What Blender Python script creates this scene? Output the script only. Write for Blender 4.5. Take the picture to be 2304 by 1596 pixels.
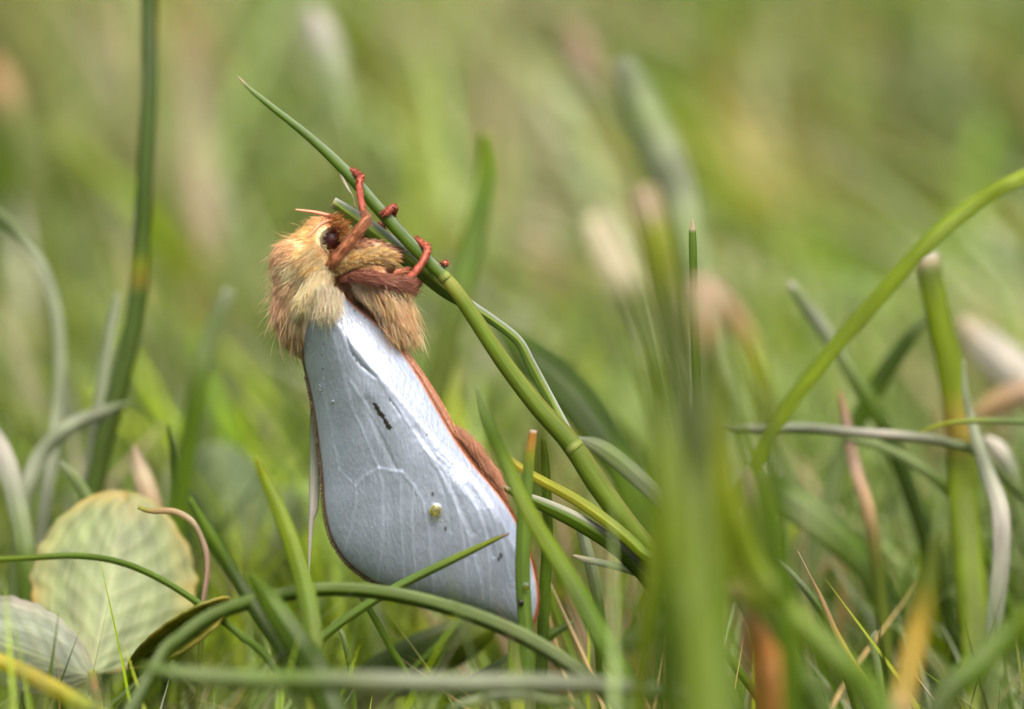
import bpy, math, random
import numpy as np
from mathutils import Vector

random.seed(7)
RNG = np.random.default_rng(11)
SC = bpy.context.scene
for o in list(bpy.data.objects):
    bpy.data.objects.remove(o)

# ------------------------------------------------------------------ camera, world, sun, exposure
PITCH = math.radians(10.0)          # a macro lens just above the lawn, looking slightly down
LENS = 150.0
D0 = 64.0e-3 / 36.0 * LENS          # the plane in focus is 64 mm wide
FWD = np.array([0, math.cos(PITCH), -math.sin(PITCH)])
UP = np.array([0, math.sin(PITCH), math.cos(PITCH)])
RIGHT = np.array([1.0, 0, 0])
CEN = np.array([0, 0, 0.045])       # the middle of the plane in focus is 45 mm above the soil
CAM = CEN - FWD * D0
cd = bpy.data.cameras.new('camera')
cd.lens = LENS; cd.sensor_width = 36.0
cd.clip_start = 0.005; cd.clip_end = 500
cd.dof.use_dof = True
cd.dof.focus_distance = D0 + 0.0006
cd.dof.aperture_fstop = 20.5
cam = bpy.data.objects.new('camera', cd)
SC.collection.objects.link(cam)
cam.location = CAM; cam.rotation_euler = (math.pi / 2 - PITCH, 0, 0)
SC.camera = cam

SUN_ELEV, SUN_AZ = math.radians(60), math.radians(160)   # azimuth measured from +Y towards +X
w = bpy.data.worlds.new('World'); SC.world = w; w.use_nodes = True
nt = w.node_tree; nt.nodes.clear()
wo = nt.nodes.new('ShaderNodeOutputWorld'); wb = nt.nodes.new('ShaderNodeBackground')
sk = nt.nodes.new('ShaderNodeTexSky'); sk.sky_type = 'NISHITA'; sk.sun_disc = False
sk.sun_elevation = SUN_ELEV; sk.sun_rotation = SUN_AZ
sk.air_density = 0.7; sk.dust_density = 9.0; sk.ozone_density = 0.6
nt.links.new(sk.outputs[0], wb.inputs[0]); wb.inputs[1].default_value = 0.15
nt.links.new(wb.outputs[0], wo.inputs[0])
sl = bpy.data.lights.new('sun', 'SUN'); sl.energy = 1.5; sl.angle = math.radians(35); sl.color = (1, 0.96, 0.89)
sun = bpy.data.objects.new('sun', sl); SC.collection.objects.link(sun)
sdir = Vector((math.sin(SUN_AZ) * math.cos(SUN_ELEV), math.cos(SUN_AZ) * math.cos(SUN_ELEV), math.sin(SUN_ELEV)))
sun.rotation_euler = (-sdir).to_track_quat('-Z', 'Y').to_euler()
sun.location = sdir * 5
vs = SC.view_settings
vs.view_transform = 'Standard'; vs.look = 'None'; vs.gamma = 1; vs.use_curve_mapping = False
vs.exposure = 1.1
SC.cycles.use_denoising = True
SC.cycles.max_bounces = 10; SC.cycles.transmission_bounces = 8; SC.cycles.transparent_max_bounces = 8

# ------------------------------------------------------------------ helpers
PX = 36000.0                        # photograph pixels (2304 wide) per metre in the plane in focus


def P(u, v, dz=0.0):
    """a point seen at (u, v) of the 2304 x 1596 photograph, dz millimetres beyond the plane in focus"""
    dep = D0 + dz * 1e-3
    s = dep / D0
    return CAM + FWD * dep + (RIGHT * (u - 1152) / PX + UP * (798 - v) / PX) * s


MO = P(900, 900, 0)


def M3(a):
    """moth frame: (u, v, d) in photograph pixels, d away from the camera, to metres (no perspective)"""
    a = np.asarray(a, float)
    return MO + ((a[..., 0:1] - 900) * RIGHT - (a[..., 1:2] - 900) * UP + a[..., 2:3] * FWD) / PX


ORG = {}                            # world origin of every object, for parenting


def tag(o, label=None, cat=None, group=None, kind=None):
    if label: o['label'] = label
    if cat: o['category'] = cat
    if group: o['group'] = group
    if kind: o['kind'] = kind
    return o


def empty(name, loc):
    o = bpy.data.objects.new(name, None); SC.collection.objects.link(o)
    o.location = loc; o.empty_display_size = 0.002
    ORG[o.name] = np.asarray(loc, float)
    return o


def mesh(name, verts, loops, sizes, mat, parent=None, col=None, st=None, smooth=True):
    """fast mesh from numpy: verts (n,3), flat loop indices, polygon sizes"""
    verts = np.asarray(verts, np.float32); loops = np.asarray(loops, np.int32).ravel(); sizes = np.asarray(sizes, np.int32)
    org = ORG[parent.name] if parent is not None else np.zeros(3)
    me = bpy.data.meshes.new(name)
    me.vertices.add(len(verts)); me.vertices.foreach_set('co', (verts - org).astype(np.float32).ravel())
    me.loops.add(len(loops)); me.loops.foreach_set('vertex_index', loops)
    me.polygons.add(len(sizes))
    st0 = np.concatenate([[0], np.cumsum(sizes)[:-1]]).astype(np.int32)
    me.polygons.foreach_set('loop_start', st0); me.polygons.foreach_set('loop_total', sizes)
    me.polygons.foreach_set('use_smooth', np.full(len(sizes), smooth))
    me.update(calc_edges=True)
    if col is not None:
        c = np.ones((len(verts), 4), np.float32); c[:, :3] = col
        at = me.color_attributes.new('Col', 'FLOAT_COLOR', 'POINT'); at.data.foreach_set('color', c.ravel())
    if st is not None:
        at = me.attributes.new('st', 'FLOAT_VECTOR', 'POINT'); at.data.foreach_set('vector', np.asarray(st, np.float32).ravel())
    me.materials.append(mat)
    o = bpy.data.objects.new(name, me); SC.collection.objects.link(o)
    if parent is not None:
        o.parent = parent
    ORG[o.name] = org
    return o


def top_mesh(name, verts, loops, sizes, mat, loc, **k):
    """a thing that is one mesh, its origin at loc"""
    loc = np.asarray(loc, float)
    o = mesh(name, np.asarray(verts) - loc, loops, sizes, mat, **k)
    o.location = loc; ORG[o.name] = loc
    return o


def catmull(p, n):
    p = np.asarray(p, float)
    q = np.vstack([2 * p[0] - p[1], p, 2 * p[-1] - p[-2]])
    m = len(p) - 1
    t = np.linspace(0, m, n); i = np.clip(t.astype(int), 0, m - 1); f = (t - i)[:, None]
    a, b, c, d = q[i], q[i + 1], q[i + 2], q[i + 3]
    return 0.5 * (2 * b + (c - a) * f + (2 * a - 5 * b + 4 * c - d) * f ** 2 + (3 * b - a - 3 * c + d) * f ** 3)


def unit(a):
    return a / np.maximum(np.linalg.norm(a, axis=-1, keepdims=True), 1e-12)


def lerp_stops(stops, t):
    ts = [s[0] for s in stops]; cs = np.array([s[1] for s in stops], float)
    return np.stack([np.interp(t, ts, cs[:, k]) for k in range(3)], -1)


def section(kind, fold, thick):
    if kind == 'round':
        a = np.linspace(0, 2 * math.pi, 13)[:-1]
        return np.stack([np.cos(a), np.sin(a)], 1)
    if kind == 'oval':
        a = np.linspace(0, 2 * math.pi, 13)[:-1]
        return np.stack([np.cos(a), 0.5 * np.sin(a)], 1)
    x = np.array([-1, -0.66, -0.3, -0.06, 0, 0.06, 0.3, 0.66, 1.0])
    y = fold * (np.sqrt(x * x + 0.004) - 0.06)
    th = thick * (1 - 0.75 * np.abs(x) ** 2)
    topx = np.stack([x, y + th / 2], 1); bot = np.stack([x, y - th / 2], 1)[::-1]
    return np.vstack([topx, bot])


def smooth_step(x):
    x = np.clip(x, 0, 1); return x * x * (3 - 2 * x)


def sweep(pts, wid, stops, kind='v', roll=0.0, roll2=None, fold=0.42, thick=0.09, n=40, edge=None, seed=0, joints=0.0):
    """a tapering closed blade or stem along pts; wid = full widths in metres"""
    c = catmull(pts, n); ww = np.maximum(catmull(np.stack([wid] * 3, 1), n)[:, 0], 2e-5) / 2
    if joints:
        jt = np.linspace(0, 1, n); ww = ww * (1 + joints * smooth_step((jt - 0.42) / 0.05) * (np.abs(((jt * 15) % 1) - 0.5) * 2 - 0.5))
    tan = unit(np.gradient(c, axis=0))
    side = unit(np.cross(tan, FWD[None]))
    nor = unit(np.cross(side, tan))
    t = np.linspace(0, 1, n)
    r = np.radians(roll + ((roll2 if roll2 is not None else roll) - roll) * t)[:, None]
    s2 = side * np.cos(r) + nor * np.sin(r); n2 = nor * np.cos(r) - side * np.sin(r)
    sec = section(kind, fold, thick); k = len(sec)
    V = c[:, None] + (s2[:, None] * sec[None, :, :1] + n2[:, None] * sec[None, :, 1:]) * ww[:, None, None]
    col = np.repeat(lerp_stops(stops, t)[:, None], k, 1)
    if edge is not None:
        for (xc, xs, ec, str_) in edge:
            wgt = str_ * np.exp(-((sec[:, 0] - xc) / xs) ** 2)[None, :, None]
            col = col * (1 - wgt) + np.array(ec) * wgt
    dist = np.concatenate([[0], np.cumsum(np.linalg.norm(np.diff(c, axis=0), axis=1))])
    st = np.zeros((n, k, 3)); st[..., 0] = sec[None, :, 0]; st[..., 1] = dist[:, None] * 1000; st[..., 2] = seed
    i = np.arange(n - 1)[:, None] * k; j = np.arange(k)[None]; j2 = (j + 1) % k
    quads = np.stack([i + j, i + j2, i + k + j2, i + k + j], -1).reshape(-1, 4)
    loops = np.concatenate([quads.ravel(), np.arange(k)[::-1], (n - 1) * k + np.arange(k)])
    sizes = np.concatenate([np.full(len(quads), 4), [k, k]])
    return V.reshape(-1, 3), loops, sizes, col.reshape(-1, 3), st.reshape(-1, 3)


# ------------------------------------------------------------------ materials
def nodes_of(name):
    m = bpy.data.materials.new(name); m.use_nodes = True
    n = m.node_tree; n.nodes.clear()
    out = n.nodes.new('ShaderNodeOutputMaterial')
    return m, n, out


def nd(n, typ, **k):
    x = n.nodes.new(typ)
    for a, b in k.items():
        if a.startswith('i_'):
            x.inputs[a[2:].replace('_', ' ')].default_value = b
        else:
            setattr(x, a, b)
    return x


def math_node(n, op, a, b=None):
    x = nd(n, 'ShaderNodeMath', operation=op)
    for i, v in enumerate((a, b)):
        if v is None: continue
        if isinstance(v, (int, float)): x.inputs[i].default_value = v
        else: n.links.new(v, x.inputs[i])
    return x.outputs[0]


def grass_mat(name, rough=0.46, trans=0.4, ribs=True, spec=0.28):
    m, n, out = nodes_of(name); L = n.links.new
    at = nd(n, 'ShaderNodeAttribute', attribute_name='Col')
    st = nd(n, 'ShaderNodeAttribute', attribute_name='st')
    mp = nd(n, 'ShaderNodeMapping'); mp.inputs['Scale'].default_value = (9.0, 0.22, 3.1)
    L(st.outputs['Vector'], mp.inputs['Vector'])
    ns = nd(n, 'ShaderNodeTexNoise', i_Scale=1.0, i_Detail=5.0, i_Roughness=0.6); L(mp.outputs[0], ns.inputs['Vector'])
    mp2 = nd(n, 'ShaderNodeMapping'); mp2.inputs['Scale'].default_value = (0.8, 0.25, 7.7)
    L(st.outputs['Vector'], mp2.inputs['Vector'])
    nb = nd(n, 'ShaderNodeTexNoise', i_Scale=1.0, i_Detail=3.0); L(mp2.outputs[0], nb.inputs['Vector'])
    f = math_node(n, 'ADD', math_node(n, 'MULTIPLY', ns.outputs['Fac'], 1.2), math_node(n, 'MULTIPLY', nb.outputs['Fac'], 1.0))
    f = math_node(n, 'MULTIPLY', math_node(n, 'MAXIMUM', math_node(n, 'ADD', f, -0.1), 0.22), 0.69)
    mx = nd(n, 'ShaderNodeVectorMath', operation='SCALE'); L(at.outputs['Color'], mx.inputs[0]); L(f, mx.inputs['Scale'])
    pb = nd(n, 'ShaderNodeBsdfPrincipled'); L(mx.outputs[0], pb.inputs['Base Color'])
    pb.inputs['Roughness'].default_value = rough; pb.inputs['Specular IOR Level'].default_value = spec
    tr = nd(n, 'ShaderNodeBsdfTranslucent')
    mul = nd(n, 'ShaderNodeMix', data_type='RGBA', blend_type='MULTIPLY'); mul.inputs[0].default_value = 1
    L(mx.outputs[0], mul.inputs[6]); mul.inputs[7].default_value = (1.5, 1.45, 0.6, 1); L(mul.outputs[2], tr.inputs['Color'])
    ms = nd(n, 'ShaderNodeMixShader'); ms.inputs[0].default_value = trans
    L(pb.outputs[0], ms.inputs[1]); L(tr.outputs[0], ms.inputs[2]); L(ms.outputs[0], out.inputs[0])
    if ribs:
        sx = nd(n, 'ShaderNodeSeparateXYZ'); L(st.outputs['Vector'], sx.inputs[0])
        wv = math_node(n, 'SINE', math_node(n, 'MULTIPLY', sx.outputs[0], 34.0))
        h = math_node(n, 'ADD', math_node(n, 'MULTIPLY', wv, 0.35), ns.outputs['Fac'])
        bp = nd(n, 'ShaderNodeBump', i_Strength=0.35, i_Distance=0.00005); L(h, bp.inputs['Height']); L(bp.outputs[0], pb.inputs['Normal'])
    return m


MAT_GRASS = grass_mat('grass_leaf')
MAT_LAWN = grass_mat('lawn_leaf', rough=0.5, trans=0.4, ribs=False, spec=0.28)
MAT_CLOVER = grass_mat('clover_leaf', rough=0.5, trans=0.3, ribs=False, spec=0.4)


def fur_mat():
    m, n, out = nodes_of('moth_fur'); L = n.links.new
    at = nd(n, 'ShaderNodeAttribute', attribute_name='Col')
    pb = nd(n, 'ShaderNodeBsdfPrincipled', i_Roughness=0.45); L(at.outputs['Color'], pb.inputs['Base Color'])
    pb.inputs['Specular IOR Level'].default_value = 0.45
    tr = nd(n, 'ShaderNodeBsdfTranslucent'); L(at.outputs['Color'], tr.inputs['Color'])
    ms = nd(n, 'ShaderNodeMixShader'); ms.inputs[0].default_value = 0.5
    L(pb.outputs[0], ms.inputs[1]); L(tr.outputs[0], ms.inputs[2]); L(ms.outputs[0], out.inputs[0])
    return m


MAT_FUR = fur_mat()


def skin_mat(name, rough=0.5, bump=0.00004, scale=9000.0):
    m, n, out = nodes_of(name); L = n.links.new
    at = nd(n, 'ShaderNodeAttribute', attribute_name='Col')
    tc = nd(n, 'ShaderNodeTexCoord')
    ns = nd(n, 'ShaderNodeTexNoise', i_Scale=scale, i_Detail=3.0); L(tc.outputs['Object'], ns.inputs['Vector'])
    f = math_node(n, 'ADD', math_node(n, 'MULTIPLY', ns.outputs['Fac'], 0.8), 0.6)
    mx = nd(n, 'ShaderNodeVectorMath', operation='SCALE'); L(at.outputs['Color'], mx.inputs[0]); L(f, mx.inputs['Scale'])
    pb = nd(n, 'ShaderNodeBsdfPrincipled', i_Roughness=rough); L(mx.outputs[0], pb.inputs['Base Color'])
    bp = nd(n, 'ShaderNodeBump', i_Strength=0.6, i_Distance=bump); L(ns.outputs['Fac'], bp.inputs['Height']); L(bp.outputs[0], pb.inputs['Normal'])
    L(pb.outputs[0], out.inputs[0])
    return m


MAT_SKIN = skin_mat('moth_cuticle')
MAT_LEG = skin_mat('moth_leg_scales', 0.45)


def wing_mat():
    m, n, out = nodes_of('satin_wing_scales'); L = n.links.new
    at = nd(n, 'ShaderNodeAttribute', attribute_name='Col')
    tc = nd(n, 'ShaderNodeTexCoord')
    mp = nd(n, 'ShaderNodeMapping'); mp.inputs['Rotation'].default_value = (0, math.radians(28), 0)
    mp.inputs['Scale'].default_value = (1900, 1900, 800); L(tc.outputs['Object'], mp.inputs['Vector'])
    n1 = nd(n, 'ShaderNodeTexNoise', i_Scale=2.6, i_Detail=4.0, i_Roughness=0.65); L(mp.outputs[0], n1.inputs['Vector'])
    n2 = nd(n, 'ShaderNodeTexNoise', i_Scale=420.0, i_Detail=4.0, i_Roughness=0.6); L(tc.outputs['Object'], n2.inputs['Vector'])
    f = math_node(n, 'ADD', math_node(n, 'MULTIPLY', n1.outputs['Fac'], 0.42), math_node(n, 'MULTIPLY', n2.outputs['Fac'], 0.34))
    f = math_node(n, 'ADD', f, 0.62)
    mx = nd(n, 'ShaderNodeVectorMath', operation='SCALE'); L(at.outputs['Color'], mx.inputs[0]); L(f, mx.inputs['Scale'])
    pb = nd(n, 'ShaderNodeBsdfPrincipled', i_Roughness=0.40); L(mx.outputs[0], pb.inputs['Base Color'])
    pb.inputs['Specular IOR Level'].default_value = 0.8
    pb.inputs['Metallic'].default_value = 0.55
    bp = nd(n, 'ShaderNodeBump', i_Strength=0.7, i_Distance=0.00009)
    L(n1.outputs['Fac'], bp.inputs['Height']); L(bp.outputs[0], pb.inputs['Normal'])
    tr = nd(n, 'ShaderNodeBsdfTranslucent'); L(mx.outputs[0], tr.inputs['Color'])
    ms = nd(n, 'ShaderNodeMixShader'); ms.inputs[0].default_value = 0.16
    L(pb.outputs[0], ms.inputs[1]); L(tr.outputs[0], ms.inputs[2]); L(ms.outputs[0], out.inputs[0])
    return m


MAT_WING = wing_mat()


def plain(name, col, rough=0.5, trans=0.0, ior=1.45, spec=0.5):
    m, n, out = nodes_of(name)
    pb = nd(n, 'ShaderNodeBsdfPrincipled', i_Roughness=rough, i_IOR=ior); pb.inputs['Base Color'].default_value = (*col, 1)
    pb.inputs['Transmission Weight'].default_value = trans; pb.inputs['Specular IOR Level'].default_value = spec
    n.links.new(pb.outputs[0], out.inputs[0])
    return m


MAT_EYE = plain('moth_eye', (0.030, 0.006, 0.005), 0.42, spec=0.3)
MAT_AMBER = plain('amber_drop', (0.95, 0.80, 0.22), 0.02, 1.0, 1.34)
MAT_DEW = plain('dew', (0.97, 0.98, 1.0), 0.02, 1.0, 1.33)
MAT_CLAW = plain('claw', (0.015, 0.008, 0.006), 0.3)


def soil_mat():
    m, n, out = nodes_of('thatch_and_soil'); L = n.links.new
    tc = nd(n, 'ShaderNodeTexCoord')
    n1 = nd(n, 'ShaderNodeTexNoise', i_Scale=55.0, i_Detail=8.0, i_Roughness=0.7); L(tc.outputs['Object'], n1.inputs['Vector'])
    n2 = nd(n, 'ShaderNodeTexNoise', i_Scale=3.0, i_Detail=6.0); L(tc.outputs['Object'], n2.inputs['Vector'])
    cr = nd(n, 'ShaderNodeValToRGB'); L(n1.outputs['Fac'], cr.inputs[0])
    e = cr.color_ramp.elements
    e[0].position = 0.3; e[0].color = (0.02, 0.028, 0.006, 1); e[1].position = 0.72; e[1].color = (0.10, 0.10, 0.03, 1)
    e.new(0.5).color = (0.045, 0.075, 0.012, 1)
    mx = nd(n, 'ShaderNodeMix', data_type='RGBA'); L(n2.outputs['Fac'], mx.inputs[0]); L(cr.outputs[0], mx.inputs[6])
    mx.inputs[7].default_value = (0.05, 0.09, 0.012, 1)
    pb = nd(n, 'ShaderNodeBsdfPrincipled', i_Roughness=0.9); L(mx.outputs[2], pb.inputs['Base Color'])
    bp = nd(n, 'ShaderNodeBump', i_Strength=0.8, i_Distance=0.004); L(n1.outputs['Fac'], bp.inputs['Height']); L(bp.outputs[0], pb.inputs['Normal'])
    L(pb.outputs[0], out.inputs[0])
    return m


# ------------------------------------------------------------------ ground and lawn
def ground():
    xs = np.concatenate([[-200, -20, -4], np.linspace(-1, 1, 61), [4, 20, 200]])
    ys = np.concatenate([[-200, -20, -3], np.linspace(-0.6, 2.4, 91), [6, 20, 250]])
    X, Y = np.meshgrid(xs, ys)
    Z = np.where((np.abs(X) < 1.01) & (Y > -0.61) & (Y < 2.41), RNG.normal(0, 0.0012, X.shape), 0)
    V = np.stack([X, Y, Z], -1).reshape(-1, 3); nx = len(xs); ny = len(ys)
    i = (np.arange(ny - 1)[:, None] * nx + np.arange(nx - 1)[None]).ravel()
    q = np.stack([i, i + 1, i + nx + 1, i + nx], 1)
    o = mesh('ground', V, q, np.full(len(q), 4), soil_mat())
    tag(o, 'dark soil and thatch under the lawn grass', 'ground', kind='structure')


ground()

C = dict(
    mid=(0.100, 0.185, 0.007), bright=(0.185, 0.270, 0.005), lime=(0.29, 0.35, 0.015), glauc=(0.215, 0.295, 0.100),
    pale=(0.34, 0.40, 0.25), dark=(0.043, 0.085, 0.003), straw=(0.53, 0.45, 0.29), white=(0.58, 0.56, 0.50),
    tan=(0.42, 0.29, 0.13), orange=(0.50, 0.22, 0.03), yellow=(0.52, 0.44, 0.045), pink=(0.42, 0.30, 0.21),
    olive=(0.120, 0.165, 0.016), grey=(0.29, 0.33, 0.22), cream=(0.64, 0.59, 0.43), rust=(0.30, 0.10, 0.03))
for k in C: C[k] = np.array(C[k])

TAN_BOT = math.tan(PITCH + math.atan(22.2e-3 / D0))


def bottom_ray(y):
    return CAM[2] - TAN_BOT * (y - CAM[1])


def lawn(name, label, n, xr, yr, hfun, wr, lean, seed, cols, rows=6):
    r = np.random.default_rng(seed)
    x = r.uniform(*xr, n); y = r.uniform(*yr, n)
    h = hfun(x, y, r)
    ok = h > 0.006; x, y, h = x[ok], y[ok], h[ok]; n = len(x)
    cl = np.sin(x * 61 + 3) * np.sin(y * 47 + x * 30) + np.sin(x * 23 - y * 31)          # tufts that lean together
    az = r.uniform(0, 2 * math.pi, n) * 0.5 + cl * 1.6
    bend = np.clip(r.normal(0.55, 0.3, n), 0.05, 1.3)
    lx = np.cos(az) * bend + np.where(x > -0.02, lean[0], lean[0] * 0.2) * r.uniform(0.3, 1.4, n); ly = np.sin(az) * bend * 0.7 + lean[1]
    wid = r.uniform(*wr, n) / 2
    s = np.linspace(0, 1, rows)[None, :, None]
    base = np.stack([x, y, np.full(n, -0.001)], 1)[:, None]
    hv = h[:, None, None]
    L2 = np.stack([lx, ly, np.zeros(n)], 1)[:, None]
    droop = np.clip(np.hypot(lx, ly) - 0.35, 0, 1.2)[:, None, None]
    c = base + hv * (L2 * (0.25 * s + 0.75 * s ** 2) + np.array([0, 0, 1.0]) * (s - 0.30 * droop * s ** 2.5))
    phi = r.uniform(0, math.pi, n)
    sd = np.stack([np.cos(phi), np.sin(phi), np.zeros(n)], 1)[:, None]
    nr = np.stack([-np.sin(phi), np.cos(phi), np.zeros(n)], 1)[:, None]
    prof = np.maximum((1 - s ** 2.2) * (0.75 + 0.5 * s), 0.02) * wid[:, None, None]
    V = np.stack([c - sd * prof + nr * prof * 0.35, c, c + sd * prof + nr * prof * 0.35], 2)      # n, rows, 3, 3
    pick = r.choice(len(cols), n, p=np.array([q[1] for q in cols]) / sum(q[1] for q in cols))
    cell = (np.floor(x / 0.013 + 0.7 * np.sin(y * 90)).astype(int) * 7349 + np.floor(y / 0.035 + 0.6 * np.sin(x * 120)).astype(int) * 9151) % 100003
    tuft_pick = r.choice(len(cols), 100003, p=np.array([q[1] for q in cols]) / sum(q[1] for q in cols))[cell]
    pick = np.where(r.uniform(size=n) < 0.8, tuft_pick, pick)
    tone = np.clip(np.exp(r.normal(0.05, 0.6, 100003)), 0.3, 1.9)[cell]
    dry = (r.random(100003) < np.where(True, 0.5, 0))[cell] & (r.random(n) < 0.4) & (np.sin(x * 70 + 1.0) * np.sin(y * 33 + x * 20) > 0.45) & (y > 0.03) & (y < 1.2)
    base_all = np.array([q[0] for q in cols])
    dryc = np.array([C['tan'], C['straw'], C['yellow'] * 0.7, C['pink']])[r.integers(0, 4, n)]
    base_c = np.where(dry[:, None], dryc, base_all[pick]) * (r.uniform(0.8, 1.2, n) * tone)[:, None]
    tipc = np.where((r.uniform(size=n) < 0.10)[:, None], C['straw'][None], base_c * 1.1)
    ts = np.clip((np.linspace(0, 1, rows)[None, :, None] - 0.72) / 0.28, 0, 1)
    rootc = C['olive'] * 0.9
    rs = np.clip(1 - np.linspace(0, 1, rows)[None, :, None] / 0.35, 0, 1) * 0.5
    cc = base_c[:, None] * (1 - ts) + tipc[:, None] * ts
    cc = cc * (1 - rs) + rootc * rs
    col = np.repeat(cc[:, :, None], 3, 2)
    st = np.zeros(V.shape); st[..., 0] = np.array([-1, 0, 1]); st[..., 1] = (s * hv * 1000)[..., 0][:, :, None]; st[..., 2] = r.uniform(0, 50, n)[:, None, None]
    b = (np.arange(n) * rows * 3)[:, None, None] + (np.arange(rows - 1) * 3)[None, :, None] + np.arange(2)[None, None]
    q = np.stack([b, b + 1, b + 4, b + 3], -1).reshape(-1, 4)
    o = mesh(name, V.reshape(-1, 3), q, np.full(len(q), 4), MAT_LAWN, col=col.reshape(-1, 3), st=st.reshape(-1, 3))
    tag(o, label, 'grass', kind='stuff')


COLS = [(C['mid'], 36), (C['bright'], 24), (C['glauc'], 22), (C['olive'], 10), (C['lime'], 8), (C['straw'], 4), (C['tan'], 3), (C['pale'], 9), (C['dark'], 14), (C['pink'], 1)]

COLS_FAR = [(C['mid'], 24), (C['bright'] * 0.9, 15), (C['glauc'], 24), (C['olive'] * 1.2, 18), (C['lime'] * 0.75, 6), (C['straw'], 8), (C['tan'], 6), (C['pale'], 18), (C['dark'], 12), (C['pink'], 3), (C['white'], 4)]


def h_far(x, y, r):
    h = np.clip(r.normal(0.034, 0.009, len(x)), 0.012, 0.06)
    return h


def h_near(x, y, r):
    h = np.clip(r.normal(0.030, 0.010, len(x)), 0.008, 0.05)
    vl = np.interp(y, [0.008, 0.02, 0.04, 0.08, 0.16], [1400, 1150, 900, 640, 420]) + r.exponential(190, len(x))
    lim = CAM[2] - np.tan(PITCH + np.arctan((vl - 798) / PX / D0)) * (y - CAM[1])
    return np.clip(np.minimum(r.normal(0.040, 0.012, len(x)), lim), 0.008, 0.06)


def h_front(x, y, r):
    h = np.clip(r.normal(0.032, 0.008, len(x)), 0.012, 0.05)
    up_ = np.where((x > -0.0135) & (x < 0.004), 0.001, 0.0105)          # low before the wing, taller to either side
    lim = bottom_ray(y) - 0.001 + up_ * r.random(len(x)) ** 2.2 * (y > -0.07)
    return np.minimum(r.normal(0.045, 0.01, len(x)), lim)


lawn('lawn_grass', 'soft green lawn grass stretching away behind the moth', 26000, (-0.42, 0.42), (0.16, 1.7), h_far, (1.4e-3, 4.2e-3), (-0.9, 0.0), 3, COLS_FAR)
lawn('low_lawn_grass', 'short tangled lawn grass close behind the moth', 11500, (-0.16, 0.16), (0.010, 0.16), h_near, (0.4e-3, 1.3e-3), (-0.4, 0.0), 5, COLS)
lawn('broad_lawn_grass', 'broad soft blades of lawn grass some way behind the moth', 1500, (-0.2, 0.2), (0.035, 0.24), h_near, (1.6e-3, 3.6e-3), (-0.7, 0.0), 15,
     [(C['mid'], 14), (C['dark'], 16), (C['pale'], 18), (C['glauc'], 18), (C['bright'], 16), (C['lime'], 8), (C['straw'], 5), (C['tan'], 4), (C['white'], 4)])
lawn('near_lawn_grass', 'short lawn grass in front of and below the moth', 7500, (-0.13, 0.13), (-0.15, 0.012), h_front, (0.35e-3, 0.95e-3), (0.0, 0.0), 8, COLS)
lawn('distant_lawn_grass', 'distant lawn grass towards the far end of the garden', 16000, (-1.6, 1.6), (1.7, 4.5), lambda x, y, r: r.uniform(0.03, 0.06, len(x)), (3e-3, 7e-3), (-0.2, 0.0), 9, COLS, rows=4)

# ------------------------------------------------------------------ single blades and stems one can pick out
BLADES = 'single grass blades around the moth'


def path(pts, ground=True):
    """photograph points (u, v, dz, width px), tip first, continued down to the soil"""
    w3 = [P(u, v, dz) for (u, v, dz, _) in pts]
    wd = [wpx / PX * (D0 + dz * 1e-3) / D0 for (_, _, dz, wpx) in pts]
    n0 = len(w3)
    if ground:
        a, b = w3[-2], w3[-1]
        d = unit(b - a); z = b[2]
        if z > 0.003:
            dn = np.array([0, 0, -1.0]); dd = unit(np.array([d[0], d[1], min(d[2], 0.0)]) + 1e-9)
            p1 = b + unit(dd * 0.75 + dn * 0.35) * min(z * 0.5, 0.012); w3.append(p1); wd.append(wd[-1])
            d2 = unit(dd * 0.35 + dn * 0.8); p2 = p1 + d2 * (p1[2] * 0.55 / max(-d2[2], 0.3)); w3.append(p2); wd.append(wd[-1] * 0.95)
            w3.append(p2 + (d2 * 0.3 + dn) * (p2[2] + 0.001) / (1 - 0.3 * d2[2])); wd.append(wd[-1] * 0.9)
    return np.array(w3), np.array(wd), (n0 - 1) / (len(w3) - 1)


def stops_scaled(stops, f):
    s = [(t * f, c) for t, c in stops]
    return s + [(1.0, s[-1][1])]


def blade(label, pts, stops, name='grass_shoot', cat='grass shoot', ground=True, group=BLADES, parent=None, n=44, **k):
    w3, wd, f = path(pts, ground)
    V, lo, sz, col, st = sweep(w3, wd, stops_scaled(stops, f), n=n, seed=RNG.uniform(0, 40), **k)
    if parent is not None:
        return mesh(name, V, lo, sz, MAT_GRASS, parent, col=col, st=st)
    base = w3[-1].copy()
    o = top_mesh(name, V, lo, sz, MAT_GRASS, base, col=col, st=st)
    return tag(o, label, cat, group)


def S(*a):
    """evenly spaced colour stops from tip to root"""
    return [(i / max(len(a) - 1, 1), C[c] if isinstance(c, str) else np.array(c)) for i, c in enumerate(a)]


# the stem the moth clings to: rolled leaf, folded second leaf, culm with two pale nodes
root = P(1500, 1330, 3)
stem = empty('grass_plant', (root[0] + 0.004, root[1], 0))
tag(stem, 'slanting green grass stem with rolled and folded leaves that the moth clings to', 'grass plant')
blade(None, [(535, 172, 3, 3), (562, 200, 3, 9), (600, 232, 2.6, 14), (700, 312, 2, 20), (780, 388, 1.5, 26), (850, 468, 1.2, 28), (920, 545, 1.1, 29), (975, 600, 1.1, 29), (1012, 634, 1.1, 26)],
      [(0, C['straw']), (0.06, C['straw']), (0.1, C['glauc']), (0.25, (0.11, 0.20, 0.02)), (0.6, (0.095, 0.19, 0.012)), (1, (0.12, 0.22, 0.015))], name='leaf', kind='round', ground=False, parent=stem, n=60, edge=[(0.8, 0.25, (0.50, 0.58, 0.46), 0.6)])  # pale upper edge is sky sheen painted into the colour
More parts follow.
